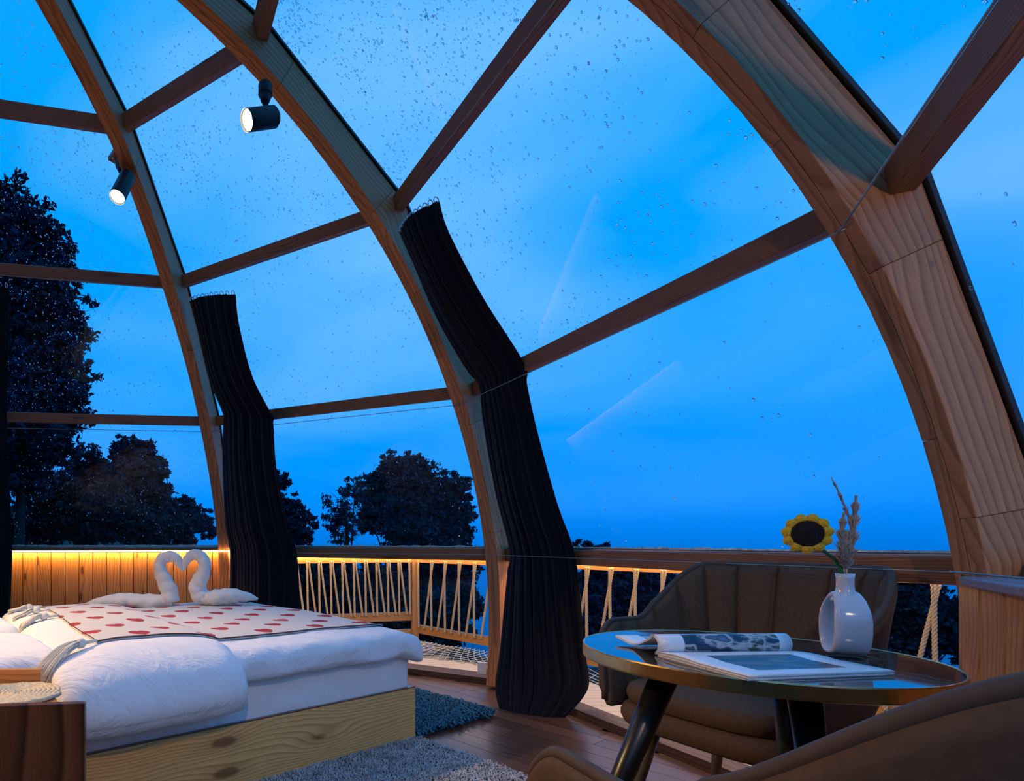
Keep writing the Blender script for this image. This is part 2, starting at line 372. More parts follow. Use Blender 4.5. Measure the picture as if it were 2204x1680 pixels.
# sills
for k in ORDER:
    a, b = span_pts(k, 0); n = Vector((((a + b) / 2 - CEN).x, ((a + b) / 2 - CEN).y, 0)).normalized()
    a = a.copy(); b = b.copy()
    z1 = EYE - .038 * S; z0 = EYE - .112 * S
    vs = []; gs = []
    a.z = b.z = z1
    root = empty('window_sill', (0, 0, 0), label='horizontal pine sill beam under the glass, ' + SPAN[k], cat='beam', group='sill beams around the dome')
    m = MB(); Ln = (b - a).length
    for (P, g) in ((a, 0), (b, Ln)):
        for (o_, z) in ((0, z1), (0, z0), (-.07, z0), (-.07, z1)):
            q = P + n * (o_ - .004); q.z = z; m.v.append(q); m.g.append((g, z, o_))
    m.f = [(0, 1, 2, 3), (7, 6, 5, 4), (0, 4, 5, 1), (1, 5, 6, 2), (2, 6, 7, 3), (3, 7, 4, 0)]
    bevel(m.build('sill_board', M_PURLIN, root), .003, 1)
    def strip(name, o0, o1, za, zb, mat):
        m = MB(); vs = []
        for P in (a, b):
            for (o_, z) in ((o0, zb), (o0, za), (o1, za), (o1, zb)):
                q = P + n * o_; q.z = z; vs.append(q)
        m.add(vs, [(0, 1, 2, 3), (7, 6, 5, 4), (0, 4, 5, 1), (1, 5, 6, 2), (2, 6, 7, 3), (3, 7, 4, 0)])
        return m.build(name, mat, root)
    strip('black_trim', .004, -.045, z1 + .001, z1 + .010, M_GASKET)
    strip('metal_trim', -.046, -.052, z1 + .001, z1 + .007, M_SILVER)
    # uneven added bead standing in for lit condensation along the foot of the pane
    m = MB(); nn = 60; rng = random.Random(k + 20)
    for i in range(nn + 1):
        P = a.lerp(b, i / nn); h = .006 + .016 * abs(noise.noise(Vector((i * .35, k * 3.1, 0))))
        for (o_, z) in ((.002, z1 + .010), (-.006, z1 + .010), (-.004, z1 + .010 + h), (.002, z1 + .010 + h)):
            q = P + n * o_; q.z = z; m.v.append(q); m.g.append(tuple(q))
    for i in range(nn):
        for s_ in range(4): m.f.append((4 * i + s_, 4 * i + (s_ + 1) % 4, 4 * i + 4 + (s_ + 1) % 4, 4 * i + 4 + s_))
    m.build('condensation_bead', M_BEAD, root)

# ---------------------------------------------------------------- panes with rain drops
DROPS = {(-1, 1): 900, (-1, 2): 1100, (-1, 3): 500, (-1, 0): 500, (0, 3): 420, (0, 2): 900, (0, 1): 500, (0, 0): 160, (1, 3): 1500, (1, 2): 1700, (1, 1): 900, (1, 0): 140,
         (2, 1): 500, (2, 2): 500, (2, 3): 250, (2, 0): 30}
ico = bmesh.new(); bmesh.ops.create_icosphere(ico, subdivisions=1, radius=1.0)
ICV = [v.co.copy() for v in ico.verts]; ICF = [tuple(v.index for v in f.verts) for f in ico.faces]; ico.free()
pane_n = 0
for k in ORDER:
    for l in (-1, 0, 1, 2, 3):
        if l == -1 and k not in (0, 1): continue
        lo = NODE[(k, l)], NODE[(NXT[k], l)]; hi = NODE[(k, l + 1)], NODE[(NXT[k], l + 1)]
        q = [lo[0].copy(), lo[1].copy(), hi[1].copy(), hi[0].copy()]
        if l == -1: q[0].z = q[1].z = .07; q[2].z = q[3].z = EYE - .112 * S
        cc = sum(q, Vector()) / 4; n = (cc - CEN).normalized()
        if l == -1: n.z = 0; n.normalize(); q = [p - n * .02 for p in q]
        vs = [p + n * .003 for p in q] + [p + n * .009 for p in q]
        pane_n += 1
        if k in (4, 5, 6):  # unseen solid panels, added instead of glass to darken the room
            rows = 7
            root = bpy.data.objects.new('added_shade_panel', None); COL.objects.link(root); root['kind'] = 'structure'
            for i_ in range(rows):
                f0, f1 = i_ / rows + .004, (i_ + 1) / rows - .004
                c4 = [q[0].lerp(q[3], f0), q[1].lerp(q[2], f0), q[1].lerp(q[2], f1), q[0].lerp(q[3], f1)]
                mk('plank', [p + n * .003 for p in c4] + [p + n * .02 for p in c4], BOXF, M_PINE, root, grain=[((p - q[0]).dot((q[1] - q[0]).normalized()), i_ * .3 + (p - q[0]).length * .1, 0) for p in c4] * 2)
            mk('backing_board', [p + n * .021 for p in q] + [p + n * .04 for p in q], BOXF, M_DARKPINE, root)
            continue
        o = mk('window_%d' % pane_n, vs, BOXF, M_GLASS); o['kind'] = 'structure'
        nd = int(DROPS.get((k, l), 0) * 1.5)
        if nd:
            rng = random.Random(100 + pane_n); m = MB(); dv = []; df = []
            t1 = (q[1] - q[0]).normalized(); t2 = n.cross(t1).normalized()
            c = 0
            while c < nd:
                u, v = rng.random(), rng.random()
                if noise.noise(Vector((u * 4 + k * 7, v * 4 + l * 5, 1.3))) < rng.uniform(-.45, .25): continue
                P = (q[0].lerp(q[1], u)).lerp(q[3].lerp(q[2], u), v) + n * .0085
                r = .0016 + .0042 * rng.random() ** 2.4
                ang = rng.random() * 6; b = len(dv); sy = rng.uniform(1.0, 1.5)
                for w in ICV:
                    dv.append(P + t1 * (w.x * r) + t2 * (w.y * r * sy) + n * (w.z * r * .55))
                df += [tuple(i + b for i in f) for f in ICF]; c += 1
            d = mk('raindrops', dv, df, M_DROP, o, smooth=True); d['kind'] = 'stuff'

# ---------------------------------------------------------------- floor
FL = math.radians(-54.5)      # board direction
fd = Vector((math.cos(FL), math.sin(FL), 0)); fn = Vector((-fd.y, fd.x, 0))
poly = [NODE[(k, -1)].xy for k in ORDER]
poly = [p for p in poly]
fl = bpy.data.objects.new('floor', None); COL.objects.link(fl); fl['kind'] = 'structure'
sub = MB()
c = Vector((CX, CY, 0)); vs = [Vector((p.x, p.y, -.03)) for p in poly] + [Vector((p.x, p.y, -.26)) for p in poly]
# subfloor slab
sub.add(vs, [tuple(range(8))[::-1], tuple(range(8, 16))] + [(i, (i + 1) % 8, 8 + (i + 1) % 8, 8 + i) for i in range(8)])
sub.build('subfloor', M_DARKPINE, fl)
def chord(off):
    hits = []
    for i in range(8):
        A = poly[i]; B = poly[(i + 1) % 8]
        da = (A - c.xy).dot(fn.xy) - off; db = (B - c.xy).dot(fn.xy) - off
        if da * db < 0:
            t = da / (da - db); P = A.lerp(B, t); hits.append((P - c.xy).dot(fd.xy))
    return (min(hits), max(hits)) if len(hits) >= 2 else None
bw = .125; rng = random.Random(3); i = 0; off = -3.3
while off < 3.3:
    ch0, ch1 = chord(off), chord(off + bw)
    if ch0 and ch1:
        s0 = (ch0[0] + ch1[0]) / 2 + .012; s1 = (ch0[1] + ch1[1]) / 2 - .012
        x = s0 - rng.random() * 1.2
        while x < s1:
            L_ = 1.6; a0, a1 = max(x, s0), min(x + L_, s1)
            if a1 - a0 > .02:
                g = .0016
                vs = []; gs = []
                for z in (-.03, 0.0):
                    for (aa, bb) in ((a0 + g, off + g), (a1 - g, off + g), (a1 - g, off + bw - g), (a0 + g, off + bw - g)):
                        p = c + fd * aa + fn * bb; p.z = z; vs.append(p); gs.append((aa, bb, z))
                mk('floorboard', vs, BOXF, M_FLOOR, fl, grain=gs)
            x += L_
    off += bw
# dark kerb under the glass
n_tr = 0
for k in ORDER:
    a, b = span_pts(k, -1); n_tr += 1
    n = Vector((((a + b) / 2 - CEN).x, ((a + b) / 2 - CEN).y, 0)).normalized()
    m = MB(); vs = []; gs = []
    for (P, g) in ((a, 0), (b, (b - a).length)):
        for (o_, z) in ((0.02, .07), (.02, 0), (-.045, 0), (-.045, .045)):
            q = P + n * o_; q.z = z; vs.append(q); gs.append((g, z, o_))
    m.add(vs, [(0, 1, 2, 3), (7, 6, 5, 4), (0, 4, 5, 1), (1, 5, 6, 2), (2, 6, 7, 3), (3, 7, 4, 0)], gs)
    o = m.build('baseboard_%d' % n_tr, M_KERB); o['kind'] = 'structure'

# ---------------------------------------------------------------- plank walls under the sill (left span, right span and the spans behind the viewer)
def plank_wall(k, label, z0=0.0, z1=None, inset=.085, pw=.115, setname='wall_left', mat=M_PINE):
    a, b = span_pts(k, 0)
    n = Vector((((a + b) / 2 - CEN).x, ((a + b) / 2 - CEN).y, 0)).normalized()
    a = a - n * inset; b = b - n * inset; z1 = z1 or EYE - .07 * S
    root = bpy.data.objects.new(setname, None); COL.objects.link(root); root['kind'] = 'structure'
    t = (b - a); t.z = 0; L_ = t.length; t.normalize(); x = 0; 
    while x < L_ - .01:
        x1 = min(x + pw, L_); g = .003
        vs = []; gs = []
        for z in (z0, z1):
            for (xx, oo) in ((x + g, 0), (x1 - g, 0), (x1 - g, .014), (x + g, .014)):
                p = a + t * xx + n * oo; p.z = z; vs.append(p); gs.append((z, xx, oo))
        bevel(mk('plank', vs, BOXF, mat, root, grain=gs), .003, 1)
        x = x1
    vs = []
    for z in (z0, z1 - .004):
        for (xx, oo) in ((0, .0145), (L_, .0145), (L_, .03), (0, .03)):
            p = a + t * xx + n * oo; p.z = z; vs.append(p)
    mk('backing_board', vs, BOXF, M_DARKPINE, root)
    return a, b, n, t, L_
wa = plank_wall(-1, '', inset=.10, setname='wall_left')
plank_wall(2, '', inset=.19, setname='wall_right', z1=EYE - .085 * S)
plank_wall(3, '', setname='wall_back_right'); plank_wall(4, '', setname='wall_back'); plank_wall(5, '', setname='wall_back_left'); plank_wall(6, '', setname='wall_far_left')

# ledge and LED over the left plank wall
a, b, n, t, L_ = wa
def ledge(a, b, n, off0, off1, z0, z1, mat, name, parent=None):
    vs = []; gs = []
    L2 = (b - a).length
    for z in (z0, z1):
        for (P, o_, g) in ((a, off0, 0), (b, off0, L2), (b, off1, L2), (a, off1, 0)):
            q = P + n * o_; q.z = z; vs.append(q); gs.append((g, o_, z))
    return mk(name, vs, BOXF, mat, parent, grain=gs)
zt = EYE - .062 * S
o = ledge(a, b, n, -.045, .03, zt, zt + .012, M_PURLIN, 'wall_ledge')
tag(o, 'thin dark wooden ledge topping the plank wall behind the bed', 'ledge')
o = ledge(a, b, n, -.012, -.004, zt - .012, zt - .001, M_LED, 'led_strip')
tag(o, 'glowing warm light strip under the ledge behind the bed', 'light')
def strip_light(name, a, b, z, aim, energy, off=Vector((0, 0, 0))):
    ld = bpy.data.lights.new(name, 'AREA'); ld.shape = 'RECTANGLE'; ld.size = (b - a).length * .98; ld.size_y = .02
    ld.energy = energy; ld.color = (1.0, .56, .17)
    o = bpy.data.objects.new(name, ld); COL.objects.link(o)
    m = (a + b) / 2 + off; m.z = z; o.location = m
    xax = (b - a); xax.z = 0; xax.normalize(); zax = -aim.normalized(); yax = zax.cross(xax).normalized(); zax = xax.cross(yax)
    o.rotation_euler = Matrix((xax, yax, zax)).transposed().to_euler(); return o
strip_light('ledge_light', a - n * .03, b - n * .03, zt - .006, (Vector((0, 0, -1)) + n * .35), 12)

td0 = tdir(0); rd0 = rdir(0); q0 = NODE[(0, 0)].copy(); q0.z = zt - .006
inn = 2.835 * S; ci = Vector((CX, CY, q0.z)) + rd0 * inn
tt = (q0 - Vector((CX, CY, q0.z))).dot(td0)
pl = [ci + td0 * (tt + RW) - rd0 * .006, ci + td0 * (tt - .006) - rd0 * .006, ci + td0 * (tt - .006) + rd0 * .14]
o = MB().tube(pl, .0045, 6).build('led_strip', M_LED); tag(o, 'short glowing light strip wrapped round the bed rib', 'light')
strip_light('rib_strip', pl[1] - td0 * .02, pl[2] - td0 * .02, zt - .02, td0 + Vector((0, 0, -.5)), .8)

# ---------------------------------------------------------------- right shelf
a, b = span_pts(2, 0); n = Vector((((a + b) / 2 - CEN).x, ((a + b) / 2 - CEN).y, 0)).normalized()
t = (b - a); t.z = 0; t.normalize()
zsf = EYE - .083 * S
sh = []
A0 = a - n * .10; 
prof = [(.0, .17), (.04, .20), (.18, .23), (.5, .27), (1.0, .30), (1.7, .31), (1.7, .02), (0.0, .02)]
vs = []
for z in (zsf - .022, zsf):
    for (x, d) in prof:
        p = a + t * x - n * d; p.z = z; vs.append(p)
np_ = len(prof)
o = mk('corner_shelf', vs, [tuple(range(np_))[::-1], tuple(range(np_, 2 * np_))] + [(i, (i + 1) % np_, np_ + (i + 1) % np_, np_ + i) for i in range(np_)], M_SHELF)
tag(o, 'grey felt-topped shelf on the plank wall at the right edge', 'shelf'); bevel(o, .004)

# ---------------------------------------------------------------- curtain wires
def wire(k, l, inset, z=None, r=.0022, sag=.0, label='', shift=.0):
    a, b = span_pts(k, l); m = (a + b) / 2; n = (m - CEN).normalized()
    A = a - n * inset; B = b - n * inset
    A = A + tdir(k) * -.002; dn = Vector((0, 0, shift)); A += dn; B += dn
    pts = [A.lerp(B, i / 12) + Vector((0, 0, -sag * 4 * (i / 12) * (1 - i / 12))) for i in range(13)]
    o = MB().tube(pts, r, 5).build('curtain_wire', M_WIRE, None, True)
    tag(o, label, 'wire', 'curtain wires along the crossbars')
for k in (-1, 0, 1, 2):
    wire(k, 2, .12, sag=.0 if k != 0 else .0, label='thin curtain wire along the middle crossbar, ' + SPAN[k], shift=.01)
    wire(k, 1, .19, label='thin curtain wire along the lower crossbar, ' + SPAN[k], shift=-.03, r=.0022 if k != 2 else .003)
    wire(k, 0, .21, label='thin curtain wire above the sill, ' + SPAN[k], shift=.0, r=.0018 if k != 2 else .003)

# ---------------------------------------------------------------- curtains
def curtain(label, Lk, Rk, folds, seed, amp=.022, ring_n=10):
    """Lk / Rk: (px, py, depth) keys down the two edges"""
    nv = 90; nu = folds * 8
    Lp = catmull([W(p[0], p[1], p[2] + .06) for p in Lk], nv); Rp = catmull([W(p[0], p[1], p[2] + .06) for p in Rk], nv)
    root = empty('curtain', (0, 0, 0), label=label, cat='curtain', group='dark velvet curtains gathered at the ribs')
    vs = []; rng = random.Random(seed); ph = [rng.uniform(-.5, .5) for _ in range(nu + 1)]
    for j in range(nv + 1):
        A, B = Lp[j], Rp[j]; d = B - A; nrm = Vector((d.y, -d.x, 0)); nrm = nrm.normalized() if nrm.length > 0 else Vector((0, -1, 0))
        if nrm.dot(-A) < 0: nrm = -nrm
        v = j / nv; w = d.length
        for i in range(nu + 1):
            u = i / nu
            uw = u + .07 * noise.noise(Vector((u * 4.2, seed * 3.1, v * .8))) + .03 * math.sin(u * 9 + seed); f = (abs(math.sin(uw * folds * PI)) * 1.5 - .9) * (.45 + .75 * abs(noise.noise(Vector((u * 5, v * 1.1, seed + 2))))) + .7 * noise.noise(Vector((u * folds * .5, v * 1.6, seed)))
            aa = amp * (.55 + .45 * min(1, v * 5)) * (1 + .6 * noise.noise(Vector((u * 3, v * 2, seed + 5))))
            uu = u + .25 / folds * math.sin(u * folds * 4 * PI)
            uu = u * .999 + .0005 if i in (0, nu) else uu
            belly = math.sin(u * PI) * .05
            vs.append(A + d * uu + nrm * (f * aa * .7 + belly))
    fs = [(j * (nu + 1) + i, j * (nu + 1) + i + 1, (j + 1) * (nu + 1) + i + 1, (j + 1) * (nu + 1) + i) for j in range(nv) for i in range(nu)]
    o = mk('curtain_cloth', vs, fs, M_CURTAIN, root, True)
    md = o.modifiers.new('s', 'SOLIDIFY'); md.thickness = .004
    # header tape ruffle
    A, B = Lp[0], Rp[0]; m = MB()
    for i in range(ring_n):
        u = (i + .5) / ring_n; P = A.lerp(B, u) + Vector((0, 0, .012)); nr = Vector(((B - A).y, -(B - A).x, 0)).normalized()
        if nr.dot(-A) < 0: nr = -nr
        P += nr * (.03 * math.sin(u * PI))
        pts = [P + nr * (math.cos(q) * .016) + Vector((0, 0, math.sin(q) * .018)) for q in [2 * PI * s_ / 10 for s_ in range(11)]]
        MB().tube(pts, .0028, 5, cap=False).build('curtain_ring', M_RING, root, True)
    return root
curtain('long dark velvet curtain against the middle rib, falling to the floor',
        [(862, 500, 2.86), (893, 570, 2.90), (945, 690, 2.99), (1005, 795, 3.07), (1034, 832, 3.12), (1040, 900, 3.14), (1068, 1060, 3.20), (1098, 1180, 3.26), (1094, 1235, 3.2), (1076, 1400, 3.12), (1066, 1480, 3.08), (1078, 1535, 3.02)],
        [(945, 433, 2.58), (966, 500, 2.60), (1040, 640, 2.70), (1128, 780, 2.80), (1136, 830, 2.82), (1158, 930, 2.86), (1200, 1080, 2.80), (1236, 1180, 2.80), (1248, 1260, 2.80), (1260, 1400, 2.86), (1266, 1480, 2.86), (1215, 1545, 2.87)], 9, 1, .026)
curtain('dark velvet curtain against the bed rib, hanging behind the bed',
        [(409, 648, 3.82), (428, 720, 3.88), (450, 815, 4.05), (478, 885, 4.2), (481, 905, 4.22), (480, 1000, 4.28), (486, 1130, 4.35), (496, 1190, 4.4), (494, 1300, 4.4), (490, 1410, 4.4)],
        [(508, 634, 3.55), (516, 700, 3.6), (545, 810, 3.72), (588, 895, 3.85), (591, 915, 3.86), (598, 1010, 3.92), (620, 1120, 4.0), (640, 1190, 4.05), (646, 1300, 4.03), (645, 1430, 4.03)], 9, 2, .026)
curtain('narrow strip of dark velvet curtain at the left edge of the view',
        [(-92, 625, 3.62), (-92, 720, 3.75), (-92, 900, 3.95), (-85, 1100, 4.1), (-85, 1200, 4.1), (-90, 1400, 4.1)],
        [(20, 618, 3.62), (19, 700, 3.7), (18, 800, 3.85), (16, 900, 3.95), (22, 1050, 4.05), (26, 1190, 4.1), (18, 1400, 4.05)], 9, 3, .022)

# ---------------------------------------------------------------- spotlights on the ribs
def frame_to(obj, z, loc):
    z = z.normalized(); x = z.orthogonal().normalized(); y = z.cross(x)
    obj.matrix_world = Matrix.Translation(loc) @ Matrix((x, y, z)).transposed().to_4x4()
def spot(px_base, px_base_end, px_back, px_face, yb, yf, label, energy, yback=None, plate=False):
    yback = yback or yf
    P0 = W(*px_base, yb); P1 = W(*px_base_end, yb - .02); Bk = W(*px_back, yback); Fc = W(*px_face, yf)
    root = empty('spotlight', (0, 0, 0), label=label, cat='spotlight', group='black spotlights on the ribs')
    ax = (Fc - Bk).normalized(); mid = Bk.lerp(Fc, .45)
    d0 = (P1 - P0).normalized()
    bevel(MB().tube([P0, P0 + (P1 - P0) * .55], .034, 24).build('mount', M_BLACK, root), .006, 2)
    MB().tube([P0 + (P1 - P0) * .55, P0 + (P1 - P0) * .8, P1], [.030, .022, .012], 20).build('swivel', M_BLACK, root, True)
    MB().tube([P1, P1.lerp(mid, .5), mid], .010, 10).build('stem', M_BLACK, root, True)
    R_ = .047
    o = MB().tube([Bk, Bk + ax * .008, Fc - ax * .004, Fc], [R_ - .008, R_, R_, R_], 32, cap=False).build('lamp_body', M_BLACK, root, True)
    MB().tube([Bk, Bk - ax * .002], R_ - .008, 32).build('lamp_cap', M_BLACK, root)
    f = MB().tube([Fc - ax * .014, Fc - ax * .010], R_ - .005, 32).build('lamp_face', M_LAMP, o)
    if plate:
        pb = P0 - d0 * .02
        m = MB(); x = d0.orthogonal().normalized(); y = d0.cross(x)
        vs = [P0 - d0 * s_ + x * (i * .06) + y * (j_ * .045) for s_ in (.028, .002) for (i, j_) in ((-1, -1), (1, -1), (1, 1), (-1, 1))]
        mk('mounting_block', vs, BOXF, M_PURLIN, root, grain=vs)
    ld = bpy.data.lights.new('spot_lamp', 'SPOT'); ld.energy = energy; ld.color = (1.0, .70, .42); ld.spot_size = math.radians(95); ld.spot_blend = .8; ld.shadow_soft_size = .05
    lo = bpy.data.objects.new('spot_lamp', ld); COL.objects.link(lo)
    frame_to(lo, -ax, Fc + ax * .012)
    lo.parent = root
spot((571, 183), (571, 225), (592, 251), (530, 259), 2.52, 2.40, 'black cylinder spotlight aimed left, hung from the middle rib', 75, yback=2.47)
spot((259, 345), (262, 374), (276, 378), (252, 425), 3.32, 3.08, 'black cylinder spotlight tilted down on the bed rib', 75, yback=3.16, plate=True)

# ---------------------------------------------------------------- ceiling lamps of the rest of the room (behind the viewer)
for nm, loc, tgt, en in (('spot_lamp', (-2.9, 2.2, 2.6), (-1.45, 2.0, .5), 420), ('spot_lamp', (1.1, -.45, 1.55), (1.9, 1.5, 1.75), 38), ('spot_lamp', (.05, -.55, 2.35), (.0, 2.1, .05), 60),):
    root = empty('spotlight', (0, 0, 0), label='black cylinder spotlight out of frame ' + ('over the bed head' if loc[0] < -1 else ('behind the viewer' if loc[0] < .5 else 'beside the right wall')), cat='spotlight', group='black spotlights on the ribs')
    P = Vector(loc); ax = (Vector(tgt) - P).normalized()
    MB().tube([P - ax * .14, P], .06, 20, cap=False).build('lamp_body', M_BLACK, root, True)
    MB().tube([P - ax * .012, P - ax * .008], .055, 20).build('lamp_face', M_LAMP, root)
    q = CEN + (P - CEN).normalized() * (R_IN + .15)
    MB().tube([P - ax * .10, q], .010, 8).build('stem', M_BLACK, root, True)
    ld = bpy.data.lights.new(nm, 'SPOT'); ld.energy = en; ld.color = (1.0, .62, .30); ld.spot_size = math.radians(82 if loc[0] < -1 else (54 if loc[0] < .5 else 80)); ld.spot_blend = .8; ld.shadow_soft_size = .05
    lo = bpy.data.objects.new(nm, ld); COL.objects.link(lo); frame_to(lo, -ax, P + ax * .012); lo.parent = root

# ---------------------------------------------------------------- bed
BK = Vector((.544 * S, 2.59 * S, 0)); 
e1 = Vector((-.814, -.58, 0)).normalized(); e2 = Vector((-e1.y * -1, 0, 0)); e2 = Vector((e1.y, -e1.x, 0))
def BD(a, b, z): return BK + e1 * a + e2 * b + Vector((0, 0, z))
BLEN, BWID, BFH = 2.12, 1.80, .265
bed = empty('bed', (0, 0, 0), label='low pine platform bed with pale plank sides', cat='bed')
def bbox(name, a0, a1, b0, b1, z0, z1, mat, parent, along='a', bev=.003):
    vs = [BD(a, b, z) for z in (z0, z1) for (a, b) in ((a0, b0), (a1, b0), (a1, b1), (a0, b1))]
    gs = [((a, z, b) if along == 'a' else (b, z, a)) for z in (z0, z1) for (a, b) in ((a0, b0), (a1, b0), (a1, b1), (a0, b1))]
    o = mk(name, vs, [f[::-1] for f in BOXF], mat, parent, grain=gs)
    if bev: bevel(o, bev, 2)
    return o
bbox('side_board', 0, BLEN, 0, .035, .0, BFH, M_BED, bed)
bbox('side_board', 0, BLEN, BWID - .035, BWID, .0, BFH, M_BED, bed)
bbox('foot_board', 0, .035, .036, BWID - .036, .0, BFH, M_BED, bed, 'b')
bbox('head_board', BLEN - .035, BLEN, .036, BWID - .036, .0, .62, M_BED, bed, 'b')
bbox('edge_trim', 0, BLEN, -.001, .034, BFH + .0005, BFH + .005, M_DARKPINE, bed, bev=0)
bbox('slat_base', .036, BLEN - .036, .036, BWID - .036, .12, .16, M_BED, bed)

def rounded(name, a0, a1, b0, b1, z0, z1, r, mat, parent=None, amp=.004, seed=0, n=(60, 50, 10), freq=5, fz=None, crown=0, wr=0):
    """soft slab in bed coordinates"""
    vs = {}; V = []; Fc = []
    na, nb, nz = n
    ha, hb, hz = (a1 - a0) / 2, (b1 - b0) / 2, (z1 - z0) / 2
    def pt(i, j, k):
        key = (i, j, k)
        if key in vs: return vs[key]
        def dist(i, n_):  # denser samples near the edges
            x = i / n_ * 2 - 1
            return math.copysign(abs(x) ** .8, x)
        x, y, z = dist(i, na) * ha, dist(j, nb) * hb, (k / nz * 2 - 1) * hz
        rr = min(r, hz * .98)
        cx = max(-ha + rr, min(ha - rr, x)); cy = max(-hb + rr, min(hb - rr, y)); cz = max(-hz + rr, min(hz - rr, z))
        d = Vector((x - cx, y - cy, z - cz))
        if d.length > 1e-9:
            # map the cube corner region on to the rounded corner
            mxx = max(abs(d.x), abs(d.y), abs(d.z)); d = d.normalized() * mxx
        p = Vector((cx, cy, cz)) + d
        a, b, zz = a0 + ha + p.x, b0 + hb + p.y, z0 + hz + p.z
        top = (p.z / hz + 1) / 2
        w = noise.fractal(Vector((a * freq, b * freq, seed)), 1.0, 2.0, 3)
        zz += amp * w * (1 if top > .3 else .3) * 2
        if crown: zz += crown * top * max(0, 1 - (p.x / ha) ** 2) ** .5 * max(0, 1 - (p.y / hb) ** 2) ** .5
        if wr:
            s_ = noise.noise(Vector((a * 9 + seed, b * 2.0, zz * 18))); b += wr * s_ * (1 if abs(p.y) > hb * .8 else .2); a += wr * s_ * (1 if abs(p.x) > ha * .85 else .2)
        if fz: a, b, zz = fz(a, b, zz, top)
        vs[key] = len(V); V.append(BD(a, b, zz)); UV.append((a, b, zz)); return vs[key]
    UV = []
    for i in range(na):
        for j in range(nb):
            for k in (0, nz):
                q = [pt(i, j, k), pt(i + 1, j, k), pt(i + 1, j + 1, k), pt(i, j + 1, k)]; Fc.append(q if k == 0 else q[::-1])
    for i in range(na):
        for k in range(nz):
            for j in (0, nb):
                q = [pt(i, j, k), pt(i, j, k + 1), pt(i + 1, j, k + 1), pt(i + 1, j, k)]; Fc.append(q if j == 0 else q[::-1])
    for j in range(nb):
        for k in range(nz):
            for i in (0, na):
                q = [pt(i, j, k), pt(i, j + 1, k), pt(i, j + 1, k + 1), pt(i, j, k + 1)]; Fc.append(q if i == 0 else q[::-1])
    return mk(name, V, Fc, mat, parent, True, uv=UV)
o = rounded('mattress', .015, BLEN - .04, .015, BWID - .02, .165, .462, .035, M_SHEET, amp=.003, n=(60, 50, 12), seed=4, wr=.006)
tag(o, 'thick mattress in a striped white sheet on the pine bed', 'mattress')
# duvet: soft slab with a puffed front edge
def duv(a, b, z, top):
    # front edge hangs a little
    if b < .12: z -= (.12 - b) * .22 * (1 if top < .5 else .35)
    if a < .12: z -= (.12 - a) * .30
    z += .014 * noise.noise(Vector((a * 1.7, b * 1.9, 2.2))) * top
    return a, b, z
o = rounded('duvet', -.035, 1.30, -.05, BWID + .02,   .455, .566, .060, M_SHEET, amp=.003, n=(90, 90, 14), seed=8, crown=.012, fz=duv, wr=.010)
tag(o, 'white duvet spread over the foot half of the bed', 'duvet')
def duvet_z(a, b):
    z = .566 + .012 * max(0, 1 - ((a - .632) / .667) ** 2) ** .5 * max(0, 1 - ((b - .885) / .935) ** 2) ** .5
    if b < .12: z -= (.12 - b) * .22 * .35
    if a < .12: z -= (.12 - a) * .30
    z += .014 * noise.noise(Vector((a * 1.7, b * 1.9, 2.2))) 
    # rounded rim
    for d in (a + .035, b + .05, BWID + .02 - b):
        if d < .055: z -= .055 - math.sqrt(max(0, .055 ** 2 - (.055 - max(d, 0)) ** 2))
    return z
# folded band of the duvet crossing the bed
BA, BH = 1.38, .34       # centre and half width along the bed
path = [(-.075, .345, .010), (-.082, .362, .040), (-.095, .400, .060), (-.098, .440, .070), (-.062, .495, .076), (.02, .530, .078), (.15, .543, .074), (.5, .548, .070), (.9, .550, .068), (1.3, .552, .066), (1.62, .550, .060), (1.74, .538, .045), (1.79, .525, .02)]
pc = catmull([Vector((p[0], p[1], p[2])) for p in path], 120)
nth = 64; V = []; UV = []
def band_pt(j, th):
    b, z, h = pc[j]; t0 = pc[min(j + 1, len(pc) - 1)] - pc[max(j - 1, 0)]; T = Vector((t0.x, t0.y)).normalized(); nb_, nz_ = -T.y, T.x
    bb = b
    c, s_ = math.cos(th), math.sin(th)
    ca = math.copysign(abs(c) ** .62, c); sa = math.copysign(abs(s_) ** .8, s_)
    shift = -.10 * max(0, bb) ** .8 * .8
    hw = BH * (1 if j > 6 else .86 + .02 * j)
    puff = 1 + .18 * noise.noise(Vector((c * 1.4, bb * 2.2, 3)))
    a = BA + shift + ca * hw + .012 * noise.noise(Vector((bb * 7, c * 2, 9)))
    hgt = sa * h * puff
    wrk = .006 * noise.noise(Vector((a * 5, bb * 26, c * 3))) * (abs(c) ** 2) + .0035 * noise.noise(Vector((a * 10, bb * 12, 5)))
    return a, bb + nb_ * (hgt + wrk), z + nz_ * (hgt + wrk)
for j in range(len(pc)):
    for i in range(nth):
        p = band_pt(j, 2 * PI * i / nth); V.append(BD(*p)); UV.append(p)
Fc = [(j * nth + i, j * nth + (i + 1) % nth, (j + 1) * nth + (i + 1) % nth, (j + 1) * nth + i) for j in range(len(pc) - 1) for i in range(nth)]
Fc += [tuple(range(nth))[::-1], tuple((len(pc) - 1) * nth + i for i in range(nth))]
o = mk('folded_duvet', V, Fc, M_SHEET, None, True); tag(o, 'plump white folded duvet roll lying across the bed, drooping over its side', 'duvet')
from mathutils.bvhtree import BVHTree
bandtree = BVHTree.FromPolygons([Vector(p) for p in UV], Fc)
def top_z(a, b):
    z = duvet_z(a, b) if a < 1.28 and b > -.05 else .46
    h = bandtree.ray_cast(Vector((a, b, 1.5)), Vector((0, 0, -1)))
    return max(z, h[0].z) if h[0] is not None else z
